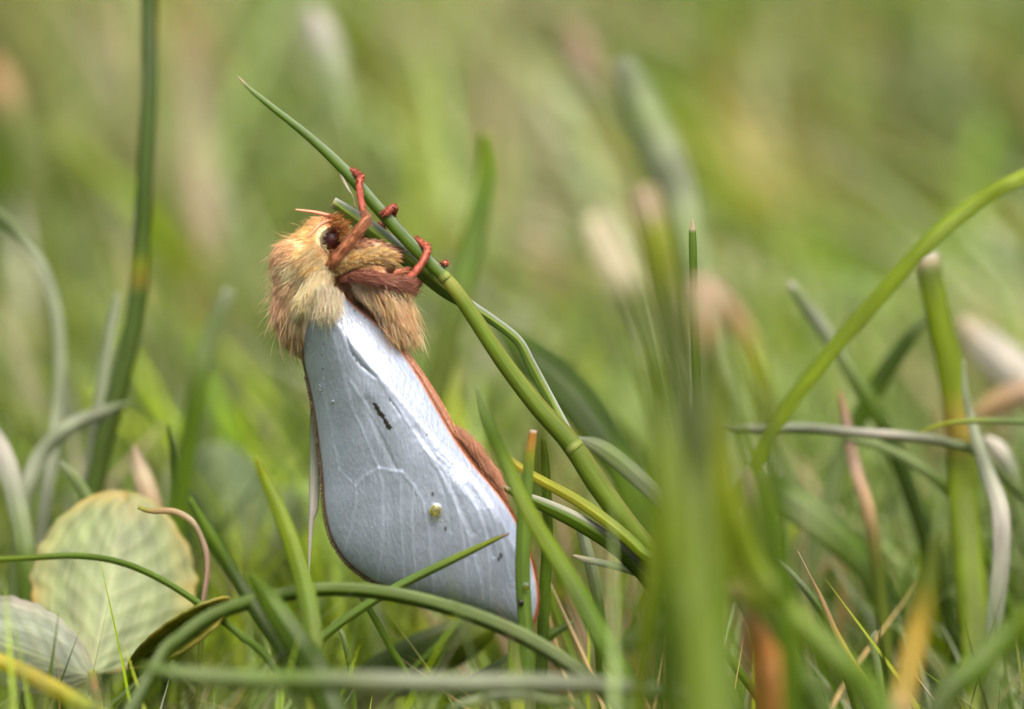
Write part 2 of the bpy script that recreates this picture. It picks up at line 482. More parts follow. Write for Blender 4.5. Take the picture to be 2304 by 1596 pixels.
blade(None, [(748, 455, 1.9, 24), (790, 485, 1.9, 34), (850, 530, 1.8, 40), (930, 592, 1.8, 42), (1000, 650, 2.1, 38), (1060, 690, 2.2, 26), (1110, 722, 2.1, 22), (1165, 766, 1.8, 22), (1195, 820, 1.7, 24), (1235, 895, 1.7, 25), (1268, 955, 1.6, 24), (1296, 1000, 1.3, 14)],
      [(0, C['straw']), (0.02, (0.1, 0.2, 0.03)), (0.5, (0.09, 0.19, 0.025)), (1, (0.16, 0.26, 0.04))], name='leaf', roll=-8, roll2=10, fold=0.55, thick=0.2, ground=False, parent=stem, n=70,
      edge=[(1.0, 0.34, (0.74, 0.77, 0.76), 0.75), (0.12, 0.16, (0.35, 0.42, 0.02), 0.8)])  # white upper edge: pale leaf face with sky reflection painted in
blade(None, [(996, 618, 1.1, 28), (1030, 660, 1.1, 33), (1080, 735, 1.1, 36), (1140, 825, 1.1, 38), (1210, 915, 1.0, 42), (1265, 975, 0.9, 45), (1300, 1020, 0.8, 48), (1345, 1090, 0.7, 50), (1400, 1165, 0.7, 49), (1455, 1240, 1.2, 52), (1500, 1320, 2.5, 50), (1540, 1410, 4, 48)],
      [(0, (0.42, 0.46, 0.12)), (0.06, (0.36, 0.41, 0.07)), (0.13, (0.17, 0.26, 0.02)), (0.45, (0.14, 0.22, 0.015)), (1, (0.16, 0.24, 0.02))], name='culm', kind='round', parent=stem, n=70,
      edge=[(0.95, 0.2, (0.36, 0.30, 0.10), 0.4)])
for (pu, pv, pw, pdz) in ((999, 622, 30, 1.0), (1290, 1004, 46, 0.75)):
    d = np.array([0.6, 0.8]) * 9
    blade(None, [(pu - d[0], pv - d[1], pdz, pw * 0.93), (pu, pv, pdz, pw * 1.0), (pu + d[0], pv + d[1], pdz, pw * 1.0)],
          S((0.16, 0.26, 0.03), (0.36, 0.42, 0.10), (0.24, 0.32, 0.04)), name='node', kind='round', ground=False, parent=stem, n=10)
blade(None, [(763, 372, 1.5, 3), (768, 395, 1.4, 6), (783, 425, 1.2, 5), (793, 440, 1.2, 3), (800, 470, 1.3, 3)], S('straw', 'white', 'straw'), name='dry_sheath_strip', ground=False, parent=stem, n=20, fold=0.2)

blade('thin pink-tipped blade lying across the white wing', [(1147, 1200, -4.5, 4), (1100, 1222, -4.5, 13), (1000, 1270, -4.6, 20), (890, 1325, -4.8, 21), (800, 1380, -5, 22), (720, 1440, -5.5, 23), (640, 1510, -6.5, 24)],
      [(0, C['pink']), (0.06, C['pink']), (0.1, C['lime']), (0.4, (0.13, 0.24, 0.03)), (1, C['mid'])], roll=15, fold=0.6, edge=[(0.2, 0.18, (0.3, 0.42, 0.05), 0.7)])
blade('long arched blade curving over the lower edge of the wing', [(1420, 1620, -13, 20), (1360, 1565, -12, 34), (1290, 1508, -11, 40), (1180, 1440, -9.5, 42), (1050, 1385, -8.5, 40), (900, 1345, -8, 38), (760, 1330, -9, 36), (640, 1342, -10, 36), (500, 1380, -13, 38), (410, 1440, -15, 40), (350, 1510, -17, 38)],
      [(0, C['grey']), (0.3, C['glauc']), (0.6, C['mid']), (1, C['dark'])], roll=25, fold=0.5, edge=[(-0.7, 0.4, C['glauc'], 0.6), (0.85, 0.4, C['dark'], 0.75)])
stalk = blade('upright stubby blade with an orange dried top standing before the wing tip', [(1200, 968, -4.5, 16), (1194, 1010, -4.5, 20), (1188, 1060, -4.6, 25), (1180, 1150, -4.8, 32), (1176, 1290, -5, 34), (1183, 1420, -5.5, 34), (1186, 1500, -6, 34)],
      [(0, C['white']), (0.025, C['white']), (0.035, C['orange']), (0.14, (0.52, 0.30, 0.05)), (0.22, C['lime']), (0.35, (0.15, 0.25, 0.03)), (1, (0.12, 0.22, 0.02))], fold=0.5)
blade('blurred bright blade leaning beside the abdomen behind the stubby blade', [(1070, 870, -9, 6), (1095, 935, -9, 26), (1140, 1040, -9, 34), (1200, 1165, -10, 38), (1285, 1300, -11, 44), (1350, 1420, -13, 48), (1410, 1540, -15, 50)], S('glauc', 'mid', 'bright', 'mid', 'mid'), roll=20)
blade('yellow blade joining the foot of the slanting stem', [(1130, 1010, 2, 5), (1155, 1040, 2, 16), (1200, 1072, 1.5, 22), (1300, 1128, 0.5, 26), (1380, 1185, 0, 28), (1440, 1240, -0.5, 28), (1500, 1310, -0.5, 28)],
      S('tan', 'yellow', (0.45, 0.45, 0.03), (0.35, 0.40, 0.03), 'bright', 'mid'), fold=0.5, edge=[(0.6, 0.4, C['mid'], 0.5)])
blade('dark folded blade with a pale upper edge beside the yellow blade', [(1120, 1090, 0.5, 4), (1150, 1106, 0.5, 16), (1230, 1140, 0.4, 32), (1310, 1180, 0.6, 38), (1390, 1235, 1, 36), (1460, 1310, 1.5, 32), (1510, 1400, 2, 30)],
      S('mid', 'mid', 'mid', 'dark', 'dark'), fold=0.5, edge=[(0.85, 0.32, C['white'], 0.9)])
blade('grey-green blade crossing behind the stem node', [(1300, 985, 6, 8), (1360, 1010, 7, 40), (1440, 1075, 8, 44), (1530, 1160, 9, 40), (1620, 1260, 10, 36)], S('grey', 'glauc', 'grey', 'glauc'), roll=20)
blade('thin green shoot close behind the stubby orange-topped blade', [(1222, 985, 3, 12), (1228, 1060, 3, 20), (1232, 1200, 3, 24), (1225, 1340, 3, 26), (1220, 1480, 3, 26)], S('bright', 'mid', 'mid', 'dark'))
blade('short pale upright blade under the yellow blade', [(1303, 1168, 6, 20), (1318, 1230, 6, 26), (1340, 1320, 6, 28), (1350, 1420, 6, 30)], S('glauc', 'pale', 'glauc', 'mid'))
blade('short straw-tipped blade lying low beyond the wing tip', [(1290, 1250, 1.5, 6), (1320, 1260, 1.5, 14), (1400, 1278, 1.5, 18), (1470, 1305, 1.6, 20), (1530, 1350, 2, 20)], S('straw', 'pale', 'mid', 'mid'), fold=0.4)
blade('thin arching blade crossing in front of the clover leaf', [(-60, 1262, -6, 12), (60, 1256, -5, 14), (170, 1251, -4, 15), (260, 1263, -3.5, 15), (350, 1298, -3, 15), (450, 1360, -3.5, 16), (540, 1430, -4.5, 17), (625, 1515, -6, 18)], S('bright', 'mid', 'mid', 'mid', 'mid'), fold=0.5)
blade('bright blurred blade rising left of the wing', [(575, 1028, -10, 8), (600, 1085, -10, 26), (640, 1180, -11, 36), (675, 1285, -12, 42), (698, 1390, -13, 44), (708, 1500, -15, 46), (714, 1610, -17, 46)], S('lime', 'bright', 'bright', (0.16, 0.26, 0.02), 'olive', 'lime'))
blade('dark blade slanting down between clover and wing', [(425, 1120, -11, 12), (470, 1200, -11, 28), (530, 1300, -11, 32), (590, 1400, -12, 34), (650, 1510, -13, 34)], S('mid', 'mid', 'dark', 'dark', 'mid'))
blade('broad dark blade low behind the bright blurred blade', [(560, 1290, -14, 10), (610, 1360, -14, 50), (670, 1450, -15, 66), (730, 1560, -17, 70)], S('mid', 'mid', 'dark', 'dark'))
blade('pale glossy blade edge hanging beside the left side of the wing', [(708, 850, 3.5, 8), (708, 930, 3.5, 20), (708, 1040, 3.5, 24), (706, 1140, 3.2, 22), (700, 1180, 3.2, 12), (694, 1290, 3.2, 4), (680, 1420, 3, 4)], S('glauc', 'pale', 'white', 'white', 'pale'), kind='oval')
blade('tall dark jointed stem standing far left of the moth', [(340, -160, 29, 34), (336, 0, 29, 36), (336, 200, 27, 36), (326, 400, 26, 38), (320, 520, 26, 40), (312, 650, 26, 42), (292, 770, 26, 44), (262, 890, 26, 46), (230, 1010, 26, 46)],
      [(0, C['dark']), (0.5, (0.07, 0.125, 0.015)), (0.565, (0.09, 0.15, 0.02)), (0.575, C['lime'] * 0.7), (0.61, C['yellow'] * 0.45), (0.63, (0.08, 0.14, 0.02)), (1, (0.08, 0.13, 0.02))], name='grass_plant', cat='grass plant', kind='round')
blade('pale blade arching over at the far left beyond the clover', [(-140, 420, 26, 30), (-40, 460, 27, 30), (40, 520, 29, 30), (100, 610, 29, 29), (130, 710, 29, 29), (137, 830, 29, 30), (130, 950, 29, 30), (105, 1120, 27, 30), (90, 1250, 27, 28)], S('glauc', 'glauc', 'pale', 'pale', 'pale', 'grey', 'grey'), roll=15)
blade('straight pale upright blade left of the tall dark stem', [(262, 660, 26, 12), (250, 730, 26, 26), (230, 850, 26, 29), (212, 980, 26, 30), (195, 1090, 26, 30), (185, 1200, 26, 30)], S('pale', 'pale', 'pale', 'grey', 'glauc'), roll=-15)
blade('grey blade bowing to the right behind the clover leaf', [(300, 905, 25, 8), (235, 928, 25, 30), (160, 960, 23, 36), (95, 1020, 23, 38), (62, 1100, 22, 38), (48, 1200, 22, 36)], S('glauc', 'grey', 'pale', 'grey', 'glauc'), roll=15)
blade('thick pale blade low at the far left beside the clover', [(-40, 930, 21, 20), (0, 1010, 21, 44), (30, 1100, 20, 48), (50, 1200, 18, 46), (60, 1300, 17, 44)], S('pale', 'white', 'grey', 'glauc', 'mid'))
blade('short pale sprig poking up above the clover notch', [(135, 1040, 18, 10), (160, 1070, 18, 24), (190, 1110, 18, 26), (215, 1180, 18, 26)], S('pale', 'glauc', 'glauc', 'mid'))
blade('tan dried blade behind the clover leaf', [(300, 1000, 22, 5), (318, 1070, 21, 44), (345, 1150, 20, 44), (370, 1240, 20, 40)], S('pink', 'straw', 'tan', 'olive'))
blade('thin dark curved blade right of the clover', [(378, 955, 16, 6), (388, 1010, 16, 14), (392, 1080, 16, 16), (385, 1160, 16, 16), (380, 1260, 16, 16)], S('dark', 'dark', 'mid', 'dark'))
blade('pale dried blade far behind above the moth', [(690, 20, 100, 20), (715, 60, 100, 66), (745, 130, 98, 60), (770, 230, 96, 46), (790, 380, 94, 46)], S('white', 'white', 'pale', 'glauc', 'olive'))
blade('pinkish dried blade far behind, right of the rolled leaf', [(1280, 50, 140, 20), (1310, 120, 140, 60), (1370, 220, 138, 56), (1430, 340, 136, 50)], S('pink', 'pink', 'olive', 'olive'))
blade('orange dried blade far behind the tall dark stem', [(-30, 120, 130, 30), (0, 190, 130, 70), (30, 280, 128, 60), (60, 400, 126, 50)], S('tan', 'tan', 'olive', 'olive'))
blade('leaning pale blade far behind, left of the moth', [(515, 650, 36, 26), (490, 710, 36, 40), (465, 790, 36, 44), (440, 900, 36, 44)], S('pale', 'glauc', 'glauc', 'mid'))
blade('faint broad blade leaning behind the head of the moth', [(1092, 300, 48, 20), (1095, 390, 48, 44), (1070, 520, 47, 52), (1035, 660, 45, 56), (1000, 790, 44, 56)], S('bright', 'mid', 'mid', 'olive'))
blade('long blue-green blade leaning far behind the stem', [(1400, 130, 62, 40), (1440, 230, 62, 90), (1490, 340, 60, 92), (1530, 440, 60, 80), (1560, 560, 58, 76), (1590, 720, 56, 70)], S('grey', 'glauc', 'grey', 'glauc', 'glauc'))
blade('dark green broad blade right of the stem', [(1120, 730, 26, 20), (1200, 800, 26, 90), (1290, 880, 25, 100), (1370, 990, 24, 90), (1440, 1120, 24, 80)], S('mid', 'dark', 'dark', 'dark', 'mid'), roll=25)
blade('green tipped shoot with a frayed straw point right of the moth', [(1558, 493, 0.4, 3), (1558, 512, 0.4, 13), (1558, 522, 0.4, 16), (1559, 560, 0.4, 18), (1561, 640, 0.5, 18), (1565, 800, 0.8, 20), (1575, 1000, 1, 22), (1585, 1200, 1.5, 22)],
      [(0, C['straw']), (0.24, C['straw']), (0.29, (0.13, 0.23, 0.02)), (1, C['mid'])], kind='oval')
# cut stubble close to the lens
blade('thick cut stalk with a cream dry end, blurred before the stem', [(1335, 490, -57, 63), (1360, 545, -57, 72), (1400, 630, -57, 74), (1430, 700, -57, 72), (1462, 800, -58, 52), (1492, 930, -58, 54), (1520, 1100, -60, 57), (1545, 1300, -61, 58), (1560, 1480, -62, 60)],
      [(0, C['cream']), (0.22, C['cream']), (0.33, C['olive']), (0.42, (0.08, 0.12, 0.005)), (0.6, (0.11, 0.17, 0.005)), (0.8, (0.16, 0.24, 0.005)), (1, (0.14, 0.22, 0.005))], name='cut_grass_shoot', cat='cut grass', group='cut stalks close to the lens', kind='oval')
blade('cut stalk with a pinkish dry end behind the cream-ended stalk', [(1448, 425, -49, 57), (1462, 480, -49, 63), (1480, 560, -49, 59), (1500, 680, -49, 57), (1530, 850, -50, 41), (1560, 1050, -52, 41), (1585, 1300, -52, 41)],
      [(0, np.array((0.52, 0.40, 0.31))), (0.16, C['straw']), (0.26, C['lime']), (0.5, C['olive'] * 0.8), (1, C['dark'])], name='cut_grass_shoot', cat='cut grass', group='cut stalks close to the lens', kind='oval')
blade('cut stalk with an orange-tan dry end on a dark green shaft', [(1582, 625, -52, 57), (1588, 690, -52, 68), (1592, 770, -52, 46), (1590, 860, -52, 45), (1585, 980, -53, 48), (1575, 1120, -54, 50), (1590, 1320, -57, 54), (1610, 1500, -60, 57)],
      [(0, np.array((0.55, 0.38, 0.28))), (0.15, C['straw']), (0.24, C['tan']), (0.34, (0.08, 0.11, 0.008)), (0.6, (0.08, 0.12, 0.005)), (1, (0.14, 0.22, 0.006))], name='cut_grass_shoot', cat='cut grass', group='cut stalks close to the lens', kind='oval')
blade('tan blade sagging right of the orange-ended stalk', [(1610, 640, -46, 40), (1660, 720, -46, 46), (1700, 820, -46, 40), (1730, 950, -46, 36), (1745, 1100, -46, 36)], S('straw', 'tan', 'lime', 'olive', 'mid'))
blade('broad blurred green blade at the foot of the cut stalks', [(1640, 1080, -41, 25), (1660, 1180, -41, 50), (1710, 1300, -41, 57), (1800, 1400, -42, 60), (1900, 1500, -43, 62), (1990, 1610, -46, 62)], S('lime', 'bright', 'bright', (0.15, 0.25, 0.02), 'mid'))
blade('dark blurred blade rising under the cut stalks', [(1540, 1080, -46, 25), (1520, 1200, -46, 56), (1545, 1350, -49, 64), (1560, 1500, -52, 68), (1570, 1620, -54, 68)], S('bright', (0.14, 0.20, 0.008), (0.12, 0.18, 0.006), 'mid', 'dark'))
blade('lime blurred blade crossing the cut stalk bases', [(1590, 1010, -35, 12), (1600, 1130, -35, 43), (1625, 1230, -35, 50), (1680, 1330, -35, 50), (1760, 1430, -37, 43)], S('olive', 'lime', 'bright', 'lime', 'mid'))
blade('orange withered stub at the bottom edge of the grass', [(1690, 1290, -33, 30), (1708, 1370, -33, 70), (1722, 1470, -33, 78), (1735, 1600, -34, 78)], S('rust', 'tan', 'orange', 'orange'))
blade('dark blurred blade left of the orange withered stub', [(1622, 1300, -38, 22), (1612, 1400, -38, 50), (1622, 1500, -38, 52), (1635, 1610, -39, 52)], S('mid', 'dark', 'dark', 'mid'))
blade('drooping grey-green blade bent over the orange stub', [(1370, 1470, -35, 22), (1460, 1420, -35, 45), (1560, 1360, -35, 46), (1640, 1330, -35, 45), (1720, 1370, -35, 42), (1780, 1450, -37, 40), (1800, 1560, -38, 40)], S('mid', 'glauc', 'mid', 'tan', 'olive', 'mid'))
blade('yellow-brown blurred blade at the lower right', [(2110, 1200, -33, 22), (2090, 1310, -33, 45), (2065, 1420, -33, 52), (2040, 1540, -34, 54), (2020, 1640, -35, 54)], S('olive', 'olive', (0.42, 0.30, 0.04), (0.40, 0.30, 0.04), 'tan'))
blade('broad blurred blade sweeping up at the right bottom corner', [(2340, 1360, -33, 45), (2270, 1430, -33, 57), (2190, 1510, -34, 60), (2110, 1600, -35, 60)], S('bright', 'mid', 'mid', 'dark'))
blade('thin straw awn leaning out of the lower right grass', [(1795, 1240, 0.5, 2), (1825, 1300, 0.5, 5), (1850, 1350, 0.5, 10), (1880, 1420, 0.4, 12), (1920, 1490, 0.3, 12), (1985, 1600, 0, 13)], S('straw', 'tan', 'tan', 'yellow', 'lime'))
blade('needle-thin pale blade tip right of the cut stalks', [(1640, 1190, 1, 2), (1690, 1225, 1, 8), (1770, 1280, 1, 13), (1850, 1380, 2, 18), (1900, 1500, 3, 20)], S('white', 'pale', 'pale', 'mid', 'mid'), fold=0.5)
SLIM = ['slim bright green shoot in the blurred clump around the cut stalks', 'slim yellow-green shoot in the blurred clump around the cut stalks', 'slim straw-tipped dark shoot in the blurred clump around the cut stalks', 'slim grey-tipped shoot in the blurred clump around the cut stalks']
for q in range(11):
    qq = np.random.default_rng(900 + q)
    u0 = 1475 + 20 * q + qq.normal(0, 14); v0 = qq.uniform(760, 1180); dz = -qq.uniform(26, 56); lean_ = qq.normal(-0.18, 0.26); wq = qq.uniform(18, 40)
    blade(SLIM[q % 4], [(u0, v0, dz, 10), (u0 - 60 * lean_, v0 + 90, dz, wq), (u0 - 170 * lean_, v0 + 260, dz, wq * 1.1), (u0 - 260 * lean_, v0 + 450, dz, wq * 1.1), (u0 - 330 * lean_, v0 + 650, dz, wq)],
          S(*[['lime', 'bright', 'bright', 'bright', 'mid'], ['lime', 'lime', 'bright', 'bright', 'mid'], ['straw', 'olive', 'mid', 'mid', 'dark'], ['glauc', 'bright', 'lime', 'bright', 'mid']][q % 4]), group='slim shoots around the cut stalks')
# right side
blade('long smooth green blade sweeping up to the right', [(2480, 330, -7, 30), (2390, 362, -8, 38), (2304, 395, -13, 36), (2200, 450, -13, 38), (2080, 550, -14, 39), (1960, 685, -14, 38), (1850, 812, -14, 36), (1750, 945, -14, 35), (1690, 1060, -14, 34), (1645, 1150, -14, 33), (1610, 1250, -14, 32)],
      S('bright', 'lime', (0.24, 0.33, 0.02), 'bright', 'bright', 'bright', 'bright', 'bright', 'olive', 'mid'), roll=-20)
blade('sturdy cut stalk with a white end beside the long sweeping blade', [(2086, 570, 22, 48), (2092, 615, 22, 54), (2112, 710, 22, 58), (2138, 830, 22, 60), (2158, 960, 22, 64), (2165, 1100, 22, 68), (2180, 1260, 20, 70), (2195, 1420, 18, 72), (2200, 1560, 16, 72)],
      [(0, C['white']), (0.06, C['straw']), (0.11, (0.14, 0.20, 0.03)), (0.2, C['bright']), (0.42, C['bright']), (0.5, (0.40, 0.29, 0.05)), (0.56, C['olive']), (0.62, C['bright']), (1, C['bright'])], name='cut_grass_shoot', cat='cut grass', kind='oval')
blade('pale drooping blade hugging the sturdy white-ended stalk', [(2168, 810, 18, 4), (2172, 880, 18, 14), (2190, 960, 18, 24), (2222, 1060, 16, 34), (2252, 1150, 14, 40), (2252, 1280, 14, 40), (2238, 1400, 14, 40), (2235, 1520, 14, 38)], S('pale', 'pale', 'grey', 'white', 'grey', 'glauc'))
blade('grey horizontal blade lying behind the sweeping blade', [(1600, 955, 16, 7), (1680, 968, 16, 24), (1800, 965, 16, 27), (1920, 975, 16, 25), (2040, 985, 16, 27), (2140, 1000, 18, 25), (2230, 1050, 20, 21)], S('glauc', 'grey', 'grey', 'white', 'pale', 'glauc'), roll=-25)
blade('green blade sagging below the grey horizontal blade', [(1900, 985, 22, 7), (1980, 1005, 22, 21), (2060, 1045, 22, 25), (2130, 1100, 22, 25), (2190, 1190, 22, 24)], S('glauc', 'glauc', 'glauc', 'mid', 'mid'))
blade('thin blade entering at the right behind the sturdy stalk', [(2066, 975, 13, 3), (2110, 958, 14, 8), (2180, 948, 14, 13), (2304, 950, 16, 18), (2420, 970, 16, 20)], S('lime', 'lime', 'glauc', 'mid'))
blade('dark blade crossing diagonally behind the sturdy stalk', [(2090, 700, 32, 16), (2040, 770, 32, 34), (1985, 850, 32, 40), (1930, 950, 32, 42), (1880, 1080, 32, 42)], S('glauc', 'dark', 'dark', 'mid', 'glauc'))
blade('blue-green blade with a pale tip leaning behind the sweeping blade', [(1775, 635, 29, 14), (1795, 660, 29, 26), (1840, 720, 29, 34), (1900, 810, 29, 36), (1960, 910, 29, 38), (2020, 1030, 29, 38)], S('white', 'glauc', 'grey', 'glauc', 'mid', 'dark'))
blade('pinkish dried blade upright among the lower right grass', [(1890, 880, 22, 10), (1905, 950, 22, 24), (1925, 1050, 22, 28), (1955, 1150, 20, 30), (1975, 1280, 20, 30)], S('tan', 'pink', 'pink', 'tan', 'olive'))
blade('broad blue-grey blade under the sweeping blade', [(1680, 1060, 25, 40), (1740, 1100, 25, 90), (1830, 1150, 25, 96), (1920, 1230, 25, 80), (1990, 1330, 25, 70)], S('glauc', 'dark', 'glauc', 'mid', 'dark'), roll=30)
blade('curled pale little blade low between the lower right stems', [(1972, 1420, 7, 6), (1962, 1445, 7, 14), (1975, 1500, 7, 18), (1985, 1600, 7, 18)], S('pale', 'glauc', 'glauc', 'mid'))
blade('white withered blade in the far right grass', [(2160, 720, 60, 30), (2220, 780, 60, 80), (2300, 850, 60, 90), (2380, 930, 60, 70), (2440, 1010, 60, 60)], S('straw', 'white', 'white', 'pale', 'glauc'))
blade('tan withered blade beneath the white one at the far right', [(2190, 935, 50, 20), (2250, 905, 50, 56), (2330, 880, 50, 60), (2420, 900, 50, 50)], S('tan', 'tan', 'pink', 'straw'))
blade('small white rosette blade at the right edge', [(2215, 985, 25, 16), (2245, 1010, 25, 40), (2270, 1050, 25, 36), (2290, 1120, 25, 30)], S('white', 'white', 'grey', 'glauc'))
# along the bottom edge
blade('long grey-topped blade lying level along the bottom', [(310, 1500, -30, 14), (420, 1520, -30, 39), (600, 1532, -30, 45), (800, 1535, -30, 48), (1000, 1540, -30, 48), (1200, 1540, -30, 45), (1400, 1548, -30, 39), (1560, 1575, -30, 33), (1700, 1630, -30, 29)], S('mid', 'glauc', 'mid', 'grey', 'grey', 'grey', 'glauc', 'mid'), roll=0, fold=0.5, edge=[(-0.8, 0.6, (0.08, 0.13, 0.02), 0.85)])
blade('yellow blade lying in the bottom left corner', [(-120, 1440, -15, 30), (0, 1490, -15, 38), (100, 1540, -16, 40), (190, 1590, -17, 38), (280, 1650, -18, 34)], S('lime', 'yellow', 'yellow', 'lime', 'olive'))
blade('arched narrow blade peeking up at the bottom middle', [(1000, 1600, -17, 16), (1060, 1578, -17, 18), (1150, 1566, -17, 20), (1250, 1580, -17, 20), (1330, 1615, -18, 18)], S('mid', 'pale', 'pale', 'glauc', 'mid'))
blade('thin blade slanting down below the wing', [(790, 1310, 3, 6), (830, 1370, 3, 14), (880, 1460, 3, 16), (930, 1560, 3, 16)], S('pale', 'mid', 'mid', 'mid'))
blade('small blade tip under the crossing pink-tipped blade', [(748, 1400, -2, 4), (770, 1430, -2, 12), (785, 1490, -2, 13), (795, 1570, -2, 13)], S('pale', 'glauc', 'mid', 'mid'))
blade('bright short sprout below the wing tip', [(1160, 1420, -5.5, 30), (1160, 1500, -6, 34), (1165, 1600, -7, 34)], S('mid', 'bright', 'lime'))
blade('broad dark blade lying under the wing', [(1130, 1400, 18, 20), (1060, 1440, 17, 100), (950, 1490, 16, 120), (830, 1560, 15, 110), (740, 1640, 14, 90)], S('bright', 'olive', 'dark', 'dark', 'mid'), roll=20)
blade('pale green blade leaning left below the wing', [(1290, 1400, 8, 10), (1220, 1440, 8, 28), (1130, 1500, 8, 34), (1040, 1570, 8, 34)], S('glauc', 'mid', 'glauc', 'mid'))


# ------------------------------------------------------------------ clover
def leaflet(name, parent, base, tip, wl, wr, cup, tint, edgec, bend=0.0, thick=0.00018):
    ns_, nt_ = 56, 45
    s = np.linspace(0, 1, ns_)[:, None]; t = np.linspace(-1, 1, nt_)[None]
    b = np.array(base, float); e = np.array(tip, float); ax = e - b
    perp = np.array([-ax[1], ax[0], 0.0]); perp /= np.linalg.norm(perp)
    prof = np.sin(math.pi * np.clip(s, 0, 1) ** 1.05) ** 0.52
    hw = np.where(t < 0, wl, wr) * np.abs(t) * np.sign(t)
    wob = 1 + 0.018 * np.sin(s * 41 + 1.3) + 0.012 * np.sin(s * 73)
    se = s + 0.05 * np.abs(t) ** 1.2 * s ** 3 - 0.03 * np.exp(-(t / 0.16) ** 2) * s ** 8
    uvd = b + ax * se[..., None] + perp * (hw * prof * wob)[..., None]
    dep = cup * (np.abs(t) ** 1.7) * prof + bend * (s - 0.5) ** 2 * 4 + 0.05 * np.cos((s - 0.32 * np.abs(t)) * 2 * math.pi * 8) * np.abs(t) ** 0.5 * (1 - np.abs(t) * 0.6)
    uvd[..., 2] += dep
    V = np.array([P(*q) for q in uvd.reshape(-1, 3)])
    ph = (s - 0.34 * np.abs(t)) * 8 % 1.0
    vein = np.exp(-((ph - 0.5) / 0.10) ** 2) * (0.9 - 0.5 * np.abs(t)) + 1.2 * np.exp(-(t / 0.035) ** 2)
    ed = np.clip((np.maximum(np.abs(t), 0 * s) - 0.62) / 0.38, 0, 1) ** 1.3 + np.clip((s - 0.86) / 0.14, 0, 1) * 0.8
    n1 = 0.5 + 0.5 * np.sin(s * 17 + t * 5 + 1) * np.sin(t * 11 - s * 6 + 2)
    ed = np.clip(ed * (0.15 + 1.1 * n1 * (0.6 + 0.4 * np.sin(s * 9 + 2 * t))), 0, 0.9)[..., None]
    col = np.array(tint) * (0.8 + 0.4 * n1[..., None]); col = col * (1 - ed) + np.array(edgec) * ed
    vw = np.clip(vein * 0.35, 0, 0.6)[..., None] * (1 - 0.5 * ed)
    col = col * (1 - vw) + np.array((0.46, 0.50, 0.24)) * vw
    sp = 0.3 * (np.sin(s * 61 + 3) * np.sin(t * 37 + s * 20) > 0.93)[..., None] * 0.5
    col = col * (1 - sp) + np.array((0.45, 0.22, 0.12)) * sp
    st = np.zeros(V.shape); st[:, 0] = (t + 0 * s).ravel() * 2; st[:, 1] = (s * 12 + 0 * t).ravel(); st[:, 2] = RNG.uniform(0, 30)
    i = (np.arange(ns_ - 1)[:, None] * nt_ + np.arange(nt_ - 1)[None]).ravel()
    q = np.stack([i, i + 1, i + nt_ + 1, i + nt_], 1)
    o = mesh(name, V, q, np.full(len(q), 4), MAT_CLOVER, parent, col=col.reshape(-1, 3), st=st)
    so = o.modifiers.new('thickness', 'SOLIDIFY'); so.thickness = thick; so.offset = 0
    return o


hub = P(212, 1520, 5)
clover = empty('clover_plant', (hub[0], hub[1], 0))
tag(clover, 'pale green clover with a yellow-edged round leaflet, low beside the wing', 'clover')
leaflet('leaflet', clover, (205, 1515, 10.0), (285, 1125, 15.0), 178, 196, 1.2, (0.24, 0.31, 0.12), (0.50, 0.36, 0.09))
leaflet('leaflet', clover, (205, 1522, 5.0), (-130, 1400, 9.0), 90, 110, 1.5, (0.25, 0.30, 0.21), (0.40, 0.32, 0.27))
leaflet('leaflet', clover, (290, 1500, 3.0), (510, 1355, -3.0), 34, 40, -4.0, (0.20, 0.24, 0.02), (0.38, 0.32, 0.05))
w3, wd, f = path([(205, 1508, 5.0, 16), (212, 1545, 5.0, 20), (222, 1600, 5.0, 20)])
V, lo, sz, col, st = sweep(w3, wd, stops_scaled(S('lime', 'rust', 'olive'), f), kind='round', n=30)
mesh('petiole', V, lo, sz, MAT_CLOVER, clover, col=col, st=st)
blade('curved pinkish clover stalk bowing over right of the clover leaf', [(310, 1142, 5, 8), (340, 1150, 5, 13), (395, 1152, 5, 15), (440, 1182, 5, 15), (462, 1235, 5, 15), (466, 1290, 5, 14), (458, 1350, 5, 13), (452, 1440, 5, 13)], S('lime', 'tan', 'straw', 'pink', 'pink', 'olive'), name='clover_runner', cat='clover', kind='round', group=None)
dk = P(540, 1160, 52)
clover2 = empty('clover_plant', (dk[0], dk[1], 0))
tag(clover2, 'blurred dark clover with a grey sheen standing behind the clover stalk', 'clover')
leaflet('leaflet', clover2, (540, 1300, 52), (480, 1010, 52), 100, 110, 2.0, (0.13, 0.20, 0.08), (0.20, 0.26, 0.12))
leaflet('leaflet', clover2, (540, 1305, 52), (660, 1110, 52), 80, 80, 2.0, (0.12, 0.18, 0.06), (0.18, 0.24, 0.10))
w3, wd, f = path([(540, 1295, 52, 16), (545, 1380, 52, 18), (545, 1460, 52, 18)])
V, lo, sz, col, st = sweep(w3, wd, stops_scaled(S('mid', 'olive'), f), kind='round', n=20)
mesh('petiole', V, lo, sz, MAT_CLOVER, clover2, col=col, st=st)

# ------------------------------------------------------------------ the moth
moth = empty('moth', M3([[1000, 1420, 60]])[0])
tag(moth, 'white-winged moth with a furry golden-tan body clinging to the slanting grass stem', 'moth')
SYM = 70.0                          # the body's plane of symmetry, pixels beyond the plane in focus


